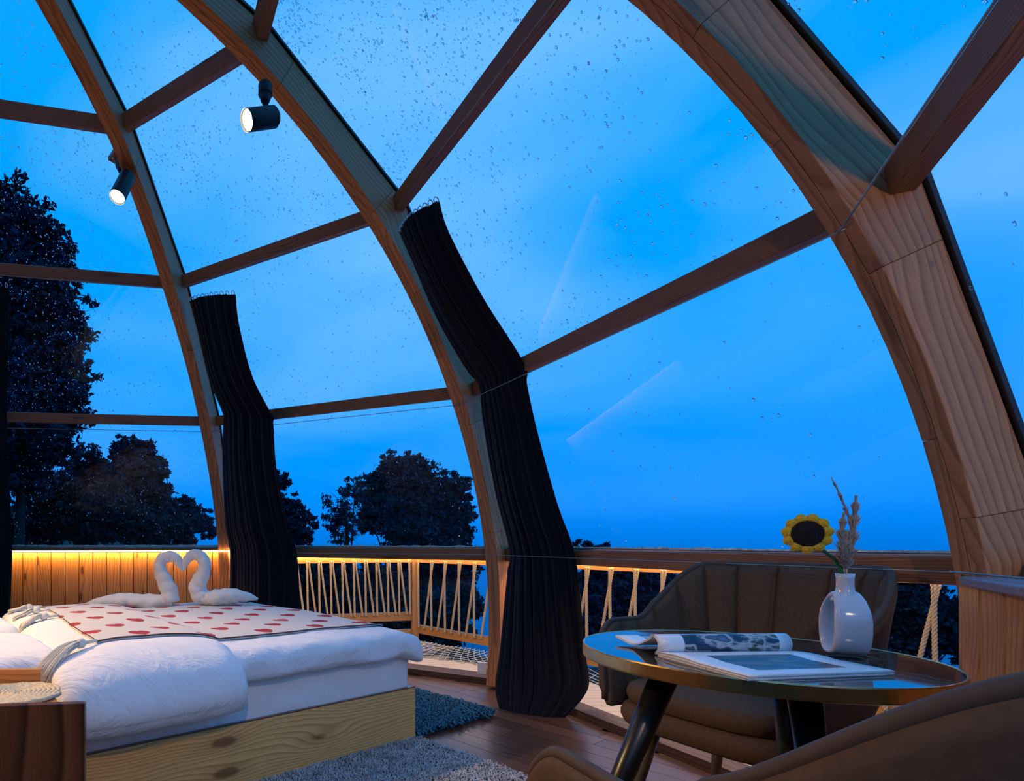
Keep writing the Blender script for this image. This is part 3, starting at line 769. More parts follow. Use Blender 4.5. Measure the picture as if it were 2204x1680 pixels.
# pillow and under-sheet at the head
o = rounded('pillow', 1.62, 2.04, .12, .82, .462, .58, .058, M_SHEET, amp=.004, n=(24, 30, 10), seed=14, crown=.03)
tag(o, 'white pillow at the head of the bed, nearer the viewer', 'pillow', 'bed pillows')
o = rounded('pillow', 1.62, 2.04, .95, 1.65, .462, .58, .058, M_SHEET, amp=.004, n=(24, 30, 10), seed=15, crown=.03)
tag(o, 'white pillow at the head of the bed, by the plank wall', 'pillow', 'bed pillows')

# throw with hearts
def throw_mat():
    m, t, b = newmat('heart_throw'); L = t.links.new
    at = N(t, 'ShaderNodeAttribute'); at.attribute_name = 'bedco'
    def math_(op, a, b_=None, c_=None):
        n = N(t, 'ShaderNodeMath', operation=op)
        for i, x in enumerate((a, b_, c_)):
            if x is None: continue
            if isinstance(x, (int, float)): n.inputs[i].default_value = x
            else: L(x, n.inputs[i])
        return n.outputs[0]
    sp = N(t, 'ShaderNodeSeparateXYZ')
    sn = N(t, 'ShaderNodeVectorMath', operation='SNAP'); sn.inputs[1].default_value = (.0035, .0035, 1); L(at.outputs['Vector'], sn.inputs[0]); L(sn.outputs[0], sp.inputs[0])
    P_ = .292; hearts = []
    for (ox, oy) in ((.02, .06), (.02 + P_ / 2, .06 + P_ / 2)):
        def cell(v, o_):
            q = math_('ADD', v, 10 * P_ - o_); q = math_('DIVIDE', q, P_); q = math_('FRACT', q); q = math_('SUBTRACT', q, .5); return math_('MULTIPLY', q, P_)
        x = math_('DIVIDE', cell(sp.outputs[0], ox), .036); y = math_('DIVIDE', cell(sp.outputs[1], oy), .044)
        y = math_('MULTIPLY', y, 1.0)
        x2 = math_('MULTIPLY', x, x); y2 = math_('MULTIPLY', y, y)
        s_ = math_('SUBTRACT', math_('ADD', x2, y2), 1.0); s3 = math_('MULTIPLY', math_('MULTIPLY', s_, s_), s_)
        y3 = math_('MULTIPLY', y2, y); h = math_('LESS_THAN', math_('SUBTRACT', s3, math_('MULTIPLY', x2, y3)), 0.0)
        hearts.append(h)
    hh = math_('MAXIMUM', hearts[0], hearts[1])
    no = N(t, 'ShaderNodeTexNoise'); no.inputs['Scale'].default_value = 260; no.inputs['Detail'].default_value = 3; L(at.outputs['Vector'], no.inputs['Vector'])
    cr = ramp(t, [(.3, (.68, .65, .60)), (.7, (.84, .82, .78))]); L(no.outputs['Fac'], cr.inputs[0])
    rd = ramp(t, [(.3, (.36, .002, .010)), (.7, (.55, .008, .022))]); L(no.outputs['Fac'], rd.inputs[0])
    mx = N(t, 'ShaderNodeMixRGB'); L(hh, mx.inputs[0]); L(cr.outputs[0], mx.inputs[1]); L(rd.outputs[0], mx.inputs[2]); L(mx.outputs[0], b.inputs['Base Color'])
    b.inputs['Roughness'].default_value = .95; b.inputs['Sheen Weight'].default_value = .1
    wv = N(t, 'ShaderNodeTexWave'); wv.inputs['Scale'].default_value = 110; wv.inputs['Distortion'].default_value = 2; L(at.outputs['Vector'], wv.inputs['Vector'])
    ad = math_('ADD', no.outputs['Fac'], wv.outputs['Fac']); bp = N(t, 'ShaderNodeBump'); bp.inputs['Strength'].default_value = .7; bp.inputs['Distance'].default_value = .002
    L(ad, bp.inputs['Height']); L(bp.outputs[0], b.inputs['Normal'])
    return m
M_THROW = throw_mat()
thr = empty('throw_blanket', (0, 0, 0), label='cream knitted throw with red hearts and tassels over the duvet', cat='blanket')
na, nb = 120, 110; V = []; UV = []
def thr_ab(u, v):
    b = .125 + v * 1.52 + .012 * noise.noise(Vector((u * 3, v * 2, 7)))
    aend = 1.535 - .13 * v ; a0 = .10 + .02 * noise.noise(Vector((v * 3, 3, 0)))
    a = a0 + (aend - a0) * u
    return a, b
def thr_pt(u, v, up=.006):
    a, b = thr_ab(u, v); return a, b, top_z(a, b) + up
zz = np.zeros((na + 1, nb + 1)); ab = {}
for i in range(na + 1):
    for j in range(nb + 1):
        a, b, z = thr_pt(i / na, j / nb, .007); zz[i, j] = z; ab[i, j] = (a, b)
raw = zz.copy()
for _ in range(10):
    sm = zz.copy(); sm[1:-1, 1:-1] = (zz[:-2, 1:-1] + zz[2:, 1:-1] + zz[1:-1, :-2] + zz[1:-1, 2:]) / 4; zz = np.maximum(sm, raw)
for i in range(na + 1):
    for j in range(nb + 1):
        a, b = ab[i, j]; V.append(BD(a, b, zz[i, j])); UV.append((a, b, 0))
Fc = [(i * (nb + 1) + j, i * (nb + 1) + j + 1, (i + 1) * (nb + 1) + j + 1, (i + 1) * (nb + 1) + j)[::-1] for i in range(na) for j in range(nb)]
o = mk('blanket_cloth', V, Fc, M_THROW, thr, True, uv=UV); md = o.modifiers.new('s', 'SOLIDIFY'); md.thickness = .005; md.offset = 1
edge = [BD(*ab[i, 0], zz[i, 0] + .003) for i in range(na + 1)]
M_EDGE = simple('dark_edging', (.10, .06, .05), .9, nscale=300, noise_amt=.5)
MB().tube(edge, .0032, 5).build('edging', M_EDGE, thr, True)
edge = [BD(*ab[na, j], zz[na, j] + .003) for j in range(nb + 1)]
MB().tube(edge, .0022, 5).build('edging', M_EDGE, thr, True)
def tassel(P, d, L_, spread, seed):
    rng = random.Random(seed); m = MB(); d = d.normalized(); side = Vector((-d.y, d.x, 0)).normalized(); K = P + d * .05
    m.tube([P, P + d * .02, K], [.006, .007, .008], 8)
    m.tube([K, K + d * .012, K + d * .028, K + d * .034], [.010, .019, .018, .012], 10)
    for i in range(70):
        s0 = rng.uniform(-1, 1); u0 = rng.uniform(-.6, 1); pts = []
        for j in range(6):
            t_ = j / 5; q = K + d * (.03 + (L_ - .03) * t_ * (1 - .1 * abs(s0))) + side * (s0 * (.012 + spread * t_ ** .8)) + Vector((0, 0, u0 * (.012 + .012 * t_) - .0 * t_))
            a_ = (q - BK).dot(e1); b_ = (q - BK).dot(e2); floorz = top_z(a_, b_) + .004 if b_ > -.15 else 0
            q.z = max(q.z - .10 * t_ ** 2, floorz + .006 * (u0 + .6) * (1 + t_)) ; pts.append(q)
        m.tube(pts, .0019, 4)
    o = m.build('tassel', M_TASSEL, thr, True); return o
ca, cb = ab[na, 0]; P = BD(ca, cb, zz[na, 0] + .006)
tassel(P, e1 * .9 - e2 * .35, .19, .035, 1)
for jj, sd in ((60, 2), (82, 3), (104, 4)):
    a_, b_ = ab[na, jj]; tassel(BD(a_, b_, zz[na, jj] + .006), e1 + e2 * .1, .13, .018, sd)

# towel swans
def swan(label, neck, rad, body, brad, seed):
    root = empty('towel_swan', (0, 0, 0), label=label, cat='towel', group='white towels folded as swans')
    pts = catmull([W(*p) for p in neck], 60); rs = catmull([Vector((r, 0, 0)) for r in rad], 60)
    m = MB().tube(pts, [r.x for r in rs], 20)
    for i, v in enumerate(m.v):
        j = i // 20; th = 2 * PI * (i % 20) / 20
        cpt = pts[j]; f = 1 + .20 * (abs(math.sin(th + j * .11)) ** .5 - .8) + .05 * math.sin(j * .9 + th) + .04 * noise.noise(v * 60); 
        m.v[i] = cpt + (v - cpt) * f
    m.build('swan_neck', M_TOWEL, root, True)
    pts = catmull([W(*p) for p in body], 40); rs = catmull([Vector((r, 0, 0)) for r in brad], 40)
    m = MB().tube(pts, [r.x for r in rs], 20)
    for i, v in enumerate(m.v):
        j = i // 20; cpt = pts[j]; th = math.atan2((v - cpt).z, 1e-6); d = v - cpt
        d = Vector((d.x * 1.35, d.y * 1.35, d.z * .9)) * (1 + .10 * math.sin(j * .9 + d.z * 60) * .5 + .16 * noise.noise(v * 22)); m.v[i] = cpt + d
    m.build('swan_body', M_TOWEL, root, True)
YSW = 3.30
swan('white towel swan on the left, its neck curled to the right',
     [(366, 1294, YSW), (364, 1272, YSW), (354, 1248, YSW), (345, 1226, YSW), (347, 1206, YSW), (362, 1197, YSW), (378, 1201, YSW), (387, 1214, YSW), (392, 1228, YSW)],
     [.062, .054, .048, .043, .040, .036, .032, .024, .007],
     [(372, 1292, YSW), (340, 1294, YSW), (300, 1293, YSW), (255, 1292, YSW), (215, 1295, YSW), (185, 1299, YSW)], [.040, .050, .052, .050, .034, .008], 1)
swan('white towel swan on the right, its neck curled to the left',
     [(438, 1288, YSW), (428, 1274, YSW), (425, 1260, YSW), (433, 1242, YSW), (440, 1222, YSW), (437, 1203, YSW), (421, 1193, YSW), (407, 1199, YSW), (399, 1212, YSW), (395, 1227, YSW)],
     [.060, .056, .052, .048, .044, .040, .035, .030, .022, .007],
     [(434, 1288, YSW), (460, 1286, YSW), (490, 1282, YSW), (520, 1283, YSW + .02), (555, 1288, YSW + .05)], [.042, .056, .056, .042, .008], 2)

# ---------------------------------------------------------------- rugs
def rug(name, label, a0, a1, b0, b1, mat, tuft, n_, seed, h=.02, rag=0):
    root = empty(name, (0, 0, 0), label=label, cat='rug')
    bbox('rug_base', a0, a1, b0, b1, .001, .010, mat, root, bev=0)
    rng = random.Random(seed); dv = []; df = []
    for i in range(n_):
        a = rng.uniform(a0 - rag, a1 + rag); b = rng.uniform(b0 - rag, b1 + rag)
        ang = rng.uniform(0, 2 * PI); ln = tuft * rng.uniform(.6, 1.3); w = tuft * .13
        d = Vector((math.cos(ang), math.sin(ang), 0)); sd = Vector((-d.y, d.x, 0)); z = h * rng.uniform(.5, 1.2)
        P = BD(a, b, .008); q = P + d * ln * .45 + Vector((0, 0, z)); r_ = P + d * ln + Vector((0, 0, z * rng.uniform(.2, .9)))
        k = len(dv); dv += [P - sd * w, P + sd * w, q + sd * w, q - sd * w, r_ + sd * w * .4, r_ - sd * w * .4]
        df += [(k, k + 1, k + 2, k + 3), (k + 3, k + 2, k + 4, k + 5)]
    o = mk('rug_pile', dv, df, mat, root, True); o['kind'] = 'stuff'
rug('rug', 'pale grey short shag rug in front of the bed side', -.0, 1.6, -.95, -.01, M_GREY, .022, 42000, 5, .018, .012)
rug('rug', 'teal shaggy rug at the foot of the bed', -.67, -.015, .03, 1.35, M_TEAL, .042, 15000, 6, .03, .012)

# ---------------------------------------------------------------- nightstand
nsr = empty('nightstand', (0, 0, 0), label='dark stained pine bedside cabinet with raised edges at the lower left', cat='cabinet')
FR = W(182, 1512, 1.27); zt = FR.z; FRx = Vector((FR.x, FR.y, 0))
BRt = WF(93, 1437, zt); BRx = Vector((BRt.x, BRt.y, 0)); 
fdir = (WF(0, 1518, zt) - FR); fdir.z = 0; fdir.normalize()
bdir = Vector((-1, -.04, 0)).normalized()
def quadprism(name, pts, z0, z1, mat, parent, grain_ax=0, bev=.002):
    vs = [Vector((p.x, p.y, z)) for z in (z0, z1) for p in pts]; o = mk(name, vs, BOXF, mat, parent, grain=[((v.x, v.z, v.y) if grain_ax == 0 else (v.z, v.x, v.y)) for v in vs]); 
    if bev: bevel(o, bev, 2)
    return o
WN = .52; TH = .02
fr_n = Vector((-fdir.y, fdir.x, 0)); 
if fr_n.y < 0: fr_n = -fr_n
quadprism('front_panel', [FRx + fdir * WN, FRx, FRx + fr_n * TH, FRx + fdir * WN + fr_n * TH], .02, zt, M_DARKPINE, nsr, 1)
bn = Vector((0, -1, 0))
quadprism('back_panel', [BRx + bdir * .42 + bn * TH, BRx + bn * TH, BRx, BRx + bdir * .42], .02, zt, M_PINE, nsr, 0)
zsurf = zt - .035 * S
A_ = FRx + fr_n * TH + fdir * .03; B_ = BRx + bn * TH
quadprism('top_board', [A_ + fdir * (WN - .05), A_, B_, B_ + bdir * .40], zsurf - .02, zsurf, M_PINE, nsr, 0)
sd = (BRx - FRx).normalized(); sn = Vector((-sd.y, sd.x, 0))
quadprism('side_panel', [A_, A_ + sn * .02, B_ + sn * .02, B_], .02, zsurf - .021, M_DARKPINE, nsr, 1)
quadprism('bottom_board', [A_ + fdir * (WN - .05), A_ + fdir * .03, B_ + bdir * .03, B_ + bdir * .40], .02, .04, M_DARKPINE, nsr, 0)
# woven mat
mc = WF(38, 1494, zsurf + .004); m = MB(); pts = []; turns = 9; R_ = .118
for i in range(turns * 40 + 1):
    th = 2 * PI * i / 40; rr = .006 + (R_ - .006) * i / (turns * 40)
    pts.append(mc + Vector((math.cos(th) * rr, math.sin(th) * rr, .0035 + .0012 * math.sin(i * 2.2))))
m.tube(pts, .0068, 5)
o = m.build('woven_mat', M_SEAGRASS, None, True); tag(o, 'round coiled seagrass mat on the bedside cabinet', 'mat')

# ---------------------------------------------------------------- chairs
def make_chair(label):
    """origin on the floor under the seat, facing -Y locally (opening), back at +Y"""
    root = empty('tub_chair', (0, 0, 0), label=label, cat='chair', group='taupe tub chairs at the round table')
    HW, D = .285, .56
    nt, nz = 240, 16
    def plan(u):   # u 0..1 from the front left arm round the back to the front right arm
        # superellipse U
        L1 = .30; arc = PI * .285 * .92; tot = 2 * L1 + arc; s_ = u * tot
        if s_ < L1: x, y, nx, ny = -HW, -D / 2 + s_, -1, 0
        elif s_ > tot - L1: x, y, nx, ny = HW, -D / 2 + (tot - s_), 1, 0
        else:
            q = (s_ - L1) / arc * PI; cx_ = -math.cos(q); sy_ = math.sin(q)
            ex = math.copysign(abs(cx_) ** .82, cx_); ey = abs(sy_) ** .82
            x, y = ex * HW, -D / 2 + L1 + ey * (D - L1); nx, ny = cx_, sy_
        return Vector((x, y, 0)), Vector((nx, ny, 0)).normalized()
    def hgt(u):
        w = abs(u - .5) * 2
        t_ = max(0, min(1, (w - .30) / .42)); t_ = t_ * t_ * (3 - 2 * t_)
        h = .905 * (1 - t_) + .700 * t_
        if w > .9: h -= .05 * ((w - .9) / .1) ** 2
        return h
    zb = .40
    V = []; G = []
    for side in (0, 1):
        for i in range(nt + 1):
            u = i / nt; P, n_ = plan(u); H_ = hgt(u); w = abs(u - .5) * 2
            for j in range(nz + 1):
                v = j / nz; z = zb + (H_ - zb) * v
                lean = .055 * v * v * (1 - w) + .02 * v
                th = .050 * (1 - .35 * v)
                if side == 0:
                    off = -th * .5
                    ch = abs(math.sin(u * PI * 15)) ** .28
                    off += -.030 * (ch - .8) * min(1, v * 3)
                    if j == nz: off = -th * .28
                else:
                    off = th * .5
                    if j == nz: off = th * .28
                    off -= .10 * max(0, (.25 - v)) * 1.2
                V.append(P + n_ * (off + lean) + Vector((0, 0, z - (.006 if j == nz else 0))))
    Fc = []; M = (nt + 1) * (nz + 1)
    for i in range(nt):
        for j in range(nz):
            a = i * (nz + 1) + j; Fc.append((a, a + nz + 1, a + nz + 2, a + 1)); Fc.append((M + a, M + a + 1, M + a + nz + 2, M + a + nz + 1))
        a = i * (nz + 1) + nz; Fc.append((a, a + nz + 1, M + a + nz + 1, M + a))
        a = i * (nz + 1); Fc.append((a, M + a, M + a + nz + 1, a + nz + 1))
    for i in (0, nt):
        for j in range(nz):
            a = i * (nz + 1) + j; q = (a, a + 1, M + a + 1, M + a); Fc.append(q if i == 0 else q[::-1])
    mk('backrest', V, Fc, M_VELVET, root, True)
    pts = [];
    for i in range(nt + 1):
        u = i / nt; P, n_ = plan(u); w = abs(u - .5) * 2; pts.append(P + n_ * (.055 * (1 - w) + .02) + Vector((0, 0, hgt(u) - .002)))
    P, n_ = plan(0); pre = [P + Vector((0, -.004, z)) for z in (.42, .46)]; P, n_ = plan(1); post = [P + Vector((0, -.004, z)) for z in (.46, .42)]
    MB().tube(pre + pts + post, .010, 8).build('piping', M_PIPING, root, True)
    # lower pan and cushion as rounded outlines
    def pad(name, z0, z1, sc, mat, r, y_off=0, dome=0, front=.02):
        n = 72; rings = [(0, 1 - r * 2.2), (.12, 1 - r), (.4, 1.0), (.6, 1.0), (.88, 1 - r), (1, 1 - r * 2.6)]; V = []
        for (t_, s_) in rings:
            for i in range(n):
                q = 2 * PI * i / n; cx_, sy_ = math.cos(q), math.sin(q)
                x = math.copysign(abs(cx_) ** .5, cx_) * HW * sc * s_; e_ = .78 if sy_ > 0 else .42
                y = math.copysign(abs(sy_) ** e_, sy_) * D / 2 * sc * s_ + y_off
                if sy_ < 0: y -= front
                V.append(Vector((x, y, z0 + (z1 - z0) * t_)))
        Fc = [(j * n + i, j * n + (i + 1) % n, (j + 1) * n + (i + 1) % n, (j + 1) * n + i) for j in range(len(rings) - 1) for i in range(n)]
        V.append(Vector((0, y_off, z0))); V.append(Vector((0, y_off, z1 + dome))); k = len(V)
        Fc += [((i + 1) % n, i, k - 2) for i in range(n)]; b_ = (len(rings) - 1) * n
        Fc += [(b_ + i, b_ + (i + 1) % n, k - 1) for i in range(n)]
        return mk(name, V, Fc, mat, root, True)
    pad('seat_pan', .345, .425, 1.0, M_VELVET, .03, 0, 0, .015)
    pad('seat_cushion', .425, .495, .90, M_VELVET, .025, -.022, .012, .018)
    for (sx, sy) in ((-1, -1), (1, -1), (1, 1), (-1, 1)):
        MB().tube([(sx * .17, sy * .17, .36), (sx * .235, sy * .225, 0)], [.024, .012], 14).build('leg', M_DARKBRASS, root, True)
    return root
def copy_tree(o, parent=None):
    c_ = o.copy(); COL.objects.link(c_); c_.parent = parent
    for ch in o.children: copy_tree(ch, c_)
    return c_
ch1 = make_chair('taupe velvet tub chair behind the round table, against the glass')
ch1.location = (1.335 * S, 1.735 * S, 0); ch1.rotation_euler = (0, 0, math.atan2(-.36, -.93) + PI / 2)
ch2 = copy_tree(ch1); ch2['label'] = 'nearest taupe velvet tub chair, cut off at the lower right corner'
ch2.location = (.640 * S, .585 * S, 0); ch2.rotation_euler = (0, 0, math.atan2(.97, -.235) + PI / 2)

# ---------------------------------------------------------------- table
TC = Vector((.872 * S, 1.12 * S, 0)); TR = .282 * S; TZ = EYE - .2107 * S
tab = empty('round_table', TC, label='round glossy black marble-look table with a brass rim', cat='table')
def marble():
    m, t, b = newmat('black_marble'); L = t.links.new
    tc = N(t, 'ShaderNodeTexCoord'); no = N(t, 'ShaderNodeTexNoise'); no.inputs['Scale'].default_value = 3; no.inputs['Detail'].default_value = 5; L(tc.outputs['Object'], no.inputs['Vector'])
    mx = N(t, 'ShaderNodeMixRGB'); mx.inputs[0].default_value = .22; L(tc.outputs['Object'], mx.inputs[1]); L(no.outputs['Color'], mx.inputs[2])
    vo = N(t, 'ShaderNodeTexVoronoi', feature='DISTANCE_TO_EDGE'); vo.inputs['Scale'].default_value = 4.5; L(mx.outputs[0], vo.inputs['Vector'])
    r = ramp(t, [(0, (.20, .21, .24)), (.008, (.03, .03, .035)), (.02, (.006, .006, .008))]); L(vo.outputs['Distance'], r.inputs[0]); L(r.outputs[0], b.inputs['Base Color'])
    b.inputs['Roughness'].default_value = .05; b.inputs['Coat Weight'].default_value = .5; return m
o = MB().tube([(0, 0, TZ - .016), (0, 0, TZ)], TR - .004, 96).build('tabletop', marble(), tab)
rimp = [(TR - .003, -.028), (TR - .0005, -.027), (TR, -.024), (TR, -.002), (TR - .0008, .0008), (TR - .004, .0008), (TR - .005, -.0005), (TR - .02, -.028)]
V = []; n = 128
for i in range(n):
    q = 2 * PI * i / n
    for (r_, z) in rimp: V.append((math.cos(q) * r_, math.sin(q) * r_, TZ + z))
k = len(rimp); Fc = [(i * k + j, i * k + (j + 1) % k, ((i + 1) % n) * k + (j + 1) % k, ((i + 1) % n) * k + j)[::-1] for i in range(n) for j in range(k)]
mk('brass_rim', V, Fc, M_BRASS, tab, False)
MB().tube([(0, 0, TZ - .034), (0, 0, TZ - .017)], .20, 48).build('under_plate', M_LEG, tab)
for (tx, ty, bx, by) in ((.705, 1.095, .54, 1.24), (.862, .985, .89, .915), (1.03, 1.22, 1.16, 1.34)):
    a_ = Vector((tx * S, ty * S, TZ - .03)) - TC; b_ = Vector((bx * S, by * S, 0)) - TC; a_.z = TZ - .03; b_.z = 0
    MB().tube([a_, b_], [.0265, .015], 20).build('leg', M_LEG, tab, True)

# magazine
def page_mat(name, lo, hi, scale, cols):
    m, t, b = newmat(name); L = t.links.new
    at = N(t, 'ShaderNodeAttribute'); at.attribute_name = 'grain'
    mp = N(t, 'ShaderNodeMapping'); mp.inputs['Scale'].default_value = scale; L(at.outputs['Vector'], mp.inputs[0])
    no = N(t, 'ShaderNodeTexNoise'); no.inputs['Scale'].default_value = 1; no.inputs['Detail'].default_value = 4; L(mp.outputs[0], no.inputs['Vector'])
    r = ramp(t, cols); L(no.outputs['Fac'], r.inputs[0])
    sp = N(t, 'ShaderNodeSeparateXYZ'); L(at.outputs['Vector'], sp.inputs[0])
    def inside(o_, a, c):
        g = N(t, 'ShaderNodeMath', operation='GREATER_THAN'); g.inputs[1].default_value = a; L(o_, g.inputs[0])
        l = N(t, 'ShaderNodeMath', operation='LESS_THAN'); l.inputs[1].default_value = c; L(o_, l.inputs[0])
        q = N(t, 'ShaderNodeMath', operation='MULTIPLY'); L(g.outputs[0], q.inputs[0]); L(l.outputs[0], q.inputs[1]); return q.outputs[0]
    q = N(t, 'ShaderNodeMath', operation='MULTIPLY'); L(inside(sp.outputs[0], lo[0], hi[0]), q.inputs[0]); L(inside(sp.outputs[1], lo[1], hi[1]), q.inputs[1])
    mx = N(t, 'ShaderNodeMixRGB'); mx.inputs[1].default_value = (.80, .80, .80, 1); L(q.outputs[0], mx.inputs[0]); L(r.outputs[0], mx.inputs[2])
    L(mx.outputs[0], b.inputs['Base Color']); b.inputs['Roughness'].default_value = .3; return m
M_PAGE1 = page_mat('flat_page', (.055, .075), (.235, .225), (14, 30, 1), [(.3, (.01, .012, .02)), (.48, (.05, .05, .06)), (.6, (.16, .13, .10)), (.7, (.03, .05, .09))])
M_PAGE2 = page_mat('curled_page', (.055, .0), (.262, .5), (16, 34, 1), [(.32, (.01, .02, .03)), (.45, (.03, .06, .12)), (.52, (.55, .55, .55)), (.58, (.05, .07, .05)), (.7, (.12, .22, .42))])
mag = empty('magazine', (0, 0, 0), label='open magazine with a curled page on the round table', cat='magazine')
c00 = WF(1415, 1403, TZ + .008); c10 = WF(1610, 1455, TZ + .008); c11 = WF(1925, 1443, TZ + .008); c01 = WF(1700, 1400, TZ + .008)
# order: spine left, near left, near right, spine right
ax_u = (c01 - c00); ax_v = (c10 - c00)
def mp_(u, v, z): # u along spine metres frac, v towards viewer frac
    p = c00.lerp(c01, u).lerp(c10.lerp(c11, u), v); p.z = z; return p
lay = 7
for i in range(lay):
    z0 = TZ + .001 + i * .0013; e_ = .004 * math.sin(i * 1.7)
    nu, nv = 12, 12; V = []; G = []
    for a_ in range(nu + 1):
        for b_ in range(nv + 1):
            u, v = a_ / nu, b_ / nv
            p = mp_(u + e_, v * (1 + e_), z0 + .004 * math.sin(min(1, v * 2) * PI) * (i / lay)); V.append(p); G.append((u * .29, v * .27, i))
    Fc = [(a_ * (nv + 1) + b_, (a_ + 1) * (nv + 1) + b_, (a_ + 1) * (nv + 1) + b_ + 1, a_ * (nv + 1) + b_ + 1) for a_ in range(nu) for b_ in range(nv)]
    o = mk('page', V, [f[::-1] for f in Fc], M_PAGE1, mag, True, grain=G); md = o.modifiers.new('s', 'SOLIDIFY'); md.thickness = .0009; md.offset = -1
# curled pages: profile behind the spine, bulging up and over
back = (c00 - c10); back.z = 0; back = Vector((.05, 1, 0)).normalized(); along = (c01 - c00); along.z = 0; along.normalize(); LN = (c01 - c00).length
for i in range(4):
    r0 = .0215 - i * .0018; prof = []
    cen = Vector((.014, .0215))
    for q in range(14):
        th = math.radians(-110 - 0 + q * -0) if False else math.radians(255 - q * 17)
        prof.append((cen.x + math.cos(th) * r0, cen.y + math.sin(th) * r0))
    prof += [(.046 , .026 - i * .0012), (.070, .013 + (3 - i) * .0008), (.10, .006 + (3 - i) * .0012), (.14, .009 + (3 - i) * .0014), (.175, .012 + (3 - i) * .0014)]
    V = []; G = []; nu = 10; d = 0
    pf = catmull([Vector((p[0], max(p[1], .0015 + i * .0005), 0)) for p in prof], 50)
    for a_ in range(nu + 1):
        d = 0
        for j, p in enumerate(pf):
            if j: d += (p - pf[j - 1]).length
            tp = 1.0; q = c00 + along * (a_ / nu * LN) + back * p.x; q.z = TZ + p.y; V.append(q); G.append((a_ / nu * .29, d, i))
    m_ = len(pf); Fc = [(a_ * m_ + b_, (a_ + 1) * m_ + b_, (a_ + 1) * m_ + b_ + 1, a_ * m_ + b_ + 1) for a_ in range(nu) for b_ in range(m_ - 1)]
    o = mk('page', V, Fc, M_PAGE2, mag, True, grain=G); md = o.modifiers.new('s', 'SOLIDIFY'); md.thickness = .0007

# vase with an oval hole
VC = WF(1819, 1408, TZ + .001); vz = empty('vase', VC, label='white glossy ceramic vase with an oval hole, on the table', cat='vase')
VH = .170; bm = bmesh.new()
# body: lozenge outline extruded, hole through; local x = width, y = depth
def outl(q):
    c_, s_ = math.cos(q), math.sin(q); return c_, s_
no_, nd_ = 64, 12; HWb, HHb = .0410, .0665; zc = .0675; dep = .0305
prof_pts = []
V = []; 
def outer_xy(q):
    c_, s_ = math.cos(q), math.sin(q)
    x = math.copysign(abs(c_) ** .72, c_) * HWb; z = math.copysign(abs(s_) ** .72, s_) * HHb
    if z > 0: x *= 1 - .42 * (z / HHb) ** 1.7
    return x, z
def inner_xy(q):
    c_, s_ = math.cos(q), math.sin(q); x = math.copysign(abs(c_) ** .9, c_) * .0290; z = math.copysign(abs(s_) ** .9, s_) * .0540
    return x - .003, z - .002
for i in range(no_):
    q = 2 * PI * i / no_; ox, oz = outer_xy(q); ix, iz = inner_xy(q)
    for j in range(2 * nd_):
        th = 2 * PI * j / (2 * nd_)
        c_, s_ = math.cos(th), math.sin(th); rr = (math.copysign(abs(c_) ** .55, c_) + 1) / 2
        x = ix + (ox - ix) * rr; z = iz + (oz - iz) * rr; y = math.copysign(abs(s_) ** .6, s_) * dep * (1 - .35 * max(0, z / HHb) ** 2)
        V.append(Vector((x, y, zc + z)))
m_ = 2 * nd_
Fc = [(i * m_ + j, i * m_ + (j + 1) % m_, ((i + 1) % no_) * m_ + (j + 1) % m_, ((i + 1) % no_) * m_ + j) for i in range(no_) for j in range(m_)]
mk('vase_body', V, Fc, M_CERAMIC, vz, True)
nk = [(.024, .114), (.020, .124), (.0160, .134), (.0145, .145), (.0148, .160), (.0158, VH), (.0138, VH), (.0128, .158), (.0118, .140)]
V = []; n = 36
for i in range(n):
    q = 2 * PI * i / n
    for (r_, z) in nk: V.append((math.cos(q) * r_, math.sin(q) * r_, z))
k = len(nk); Fc = [(i * k + j, ((i + 1) % n) * k + j, ((i + 1) % n) * k + j + 1, i * k + j + 1) for i in range(n) for j in range(k - 1)]
mk('vase_neck', V, Fc, M_CERAMIC, vz, True)
vz.rotation_euler = (0, 0, math.radians(-112))

# sunflower
yv = VC.y / S
sf = empty('crochet_sunflower', (0, 0, 0), label='crocheted yellow sunflower with a dark centre standing in the vase', cat='flower')
SCN = W(1738, 1148, yv - .03); top = Vector((VC.x, VC.y, TZ + VH - .02))
stem = catmull([Vector((VC.x, VC.y, TZ + .10)), top + Vector((-.006, -.002, .012)), W(1800, 1208, yv), W(1772, 1184, yv - .0), W(1752, 1163, yv - .01)], 24)
MB().tube(stem, .0034, 8).build('stem', M_GREENYARN, sf, True)
fn_ = (Vector((0, 0, EYE)) - SCN); fn_ = (fn_.normalized() + Vector((.15, 0, .05))).normalized(); fx = Vector((0, 0, 1)).cross(fn_).normalized(); fy = fn_.cross(fx)
px1 = yv * S / F
V = []; n = 28
def disc_pt(r_, q, h): return SCN + fx * (math.cos(q) * r_) + fy * (math.sin(q) * r_) + fn_ * h
RD = 27.5 * px1
for j in range(12):
    for i in range(n):
        t_ = j / 11; q = 2 * PI * i / n; r_ = RD * (t_ if t_ < .7 else .7 + (t_ - .7)) ; h = .008 * (1 - t_ ** 2) + .002 * math.sin(j * 2.6)
        V.append(disc_pt(max(r_, .0005), q, h + .0012 * math.sin(i * PI) + .0012 * noise.noise(Vector((i * 1.7, j * 1.3, 0)))))
Fc = [(j * n + i, j * n + (i + 1) % n, (j + 1) * n + (i + 1) % n, (j + 1) * n + i)[::-1] for j in range(11) for i in range(n)]
o = mk('flower_centre', V, Fc, M_BROWNYARN, sf, True); md = o.modifiers.new('s', 'SOLIDIFY'); md.thickness = .008; md.offset = -1
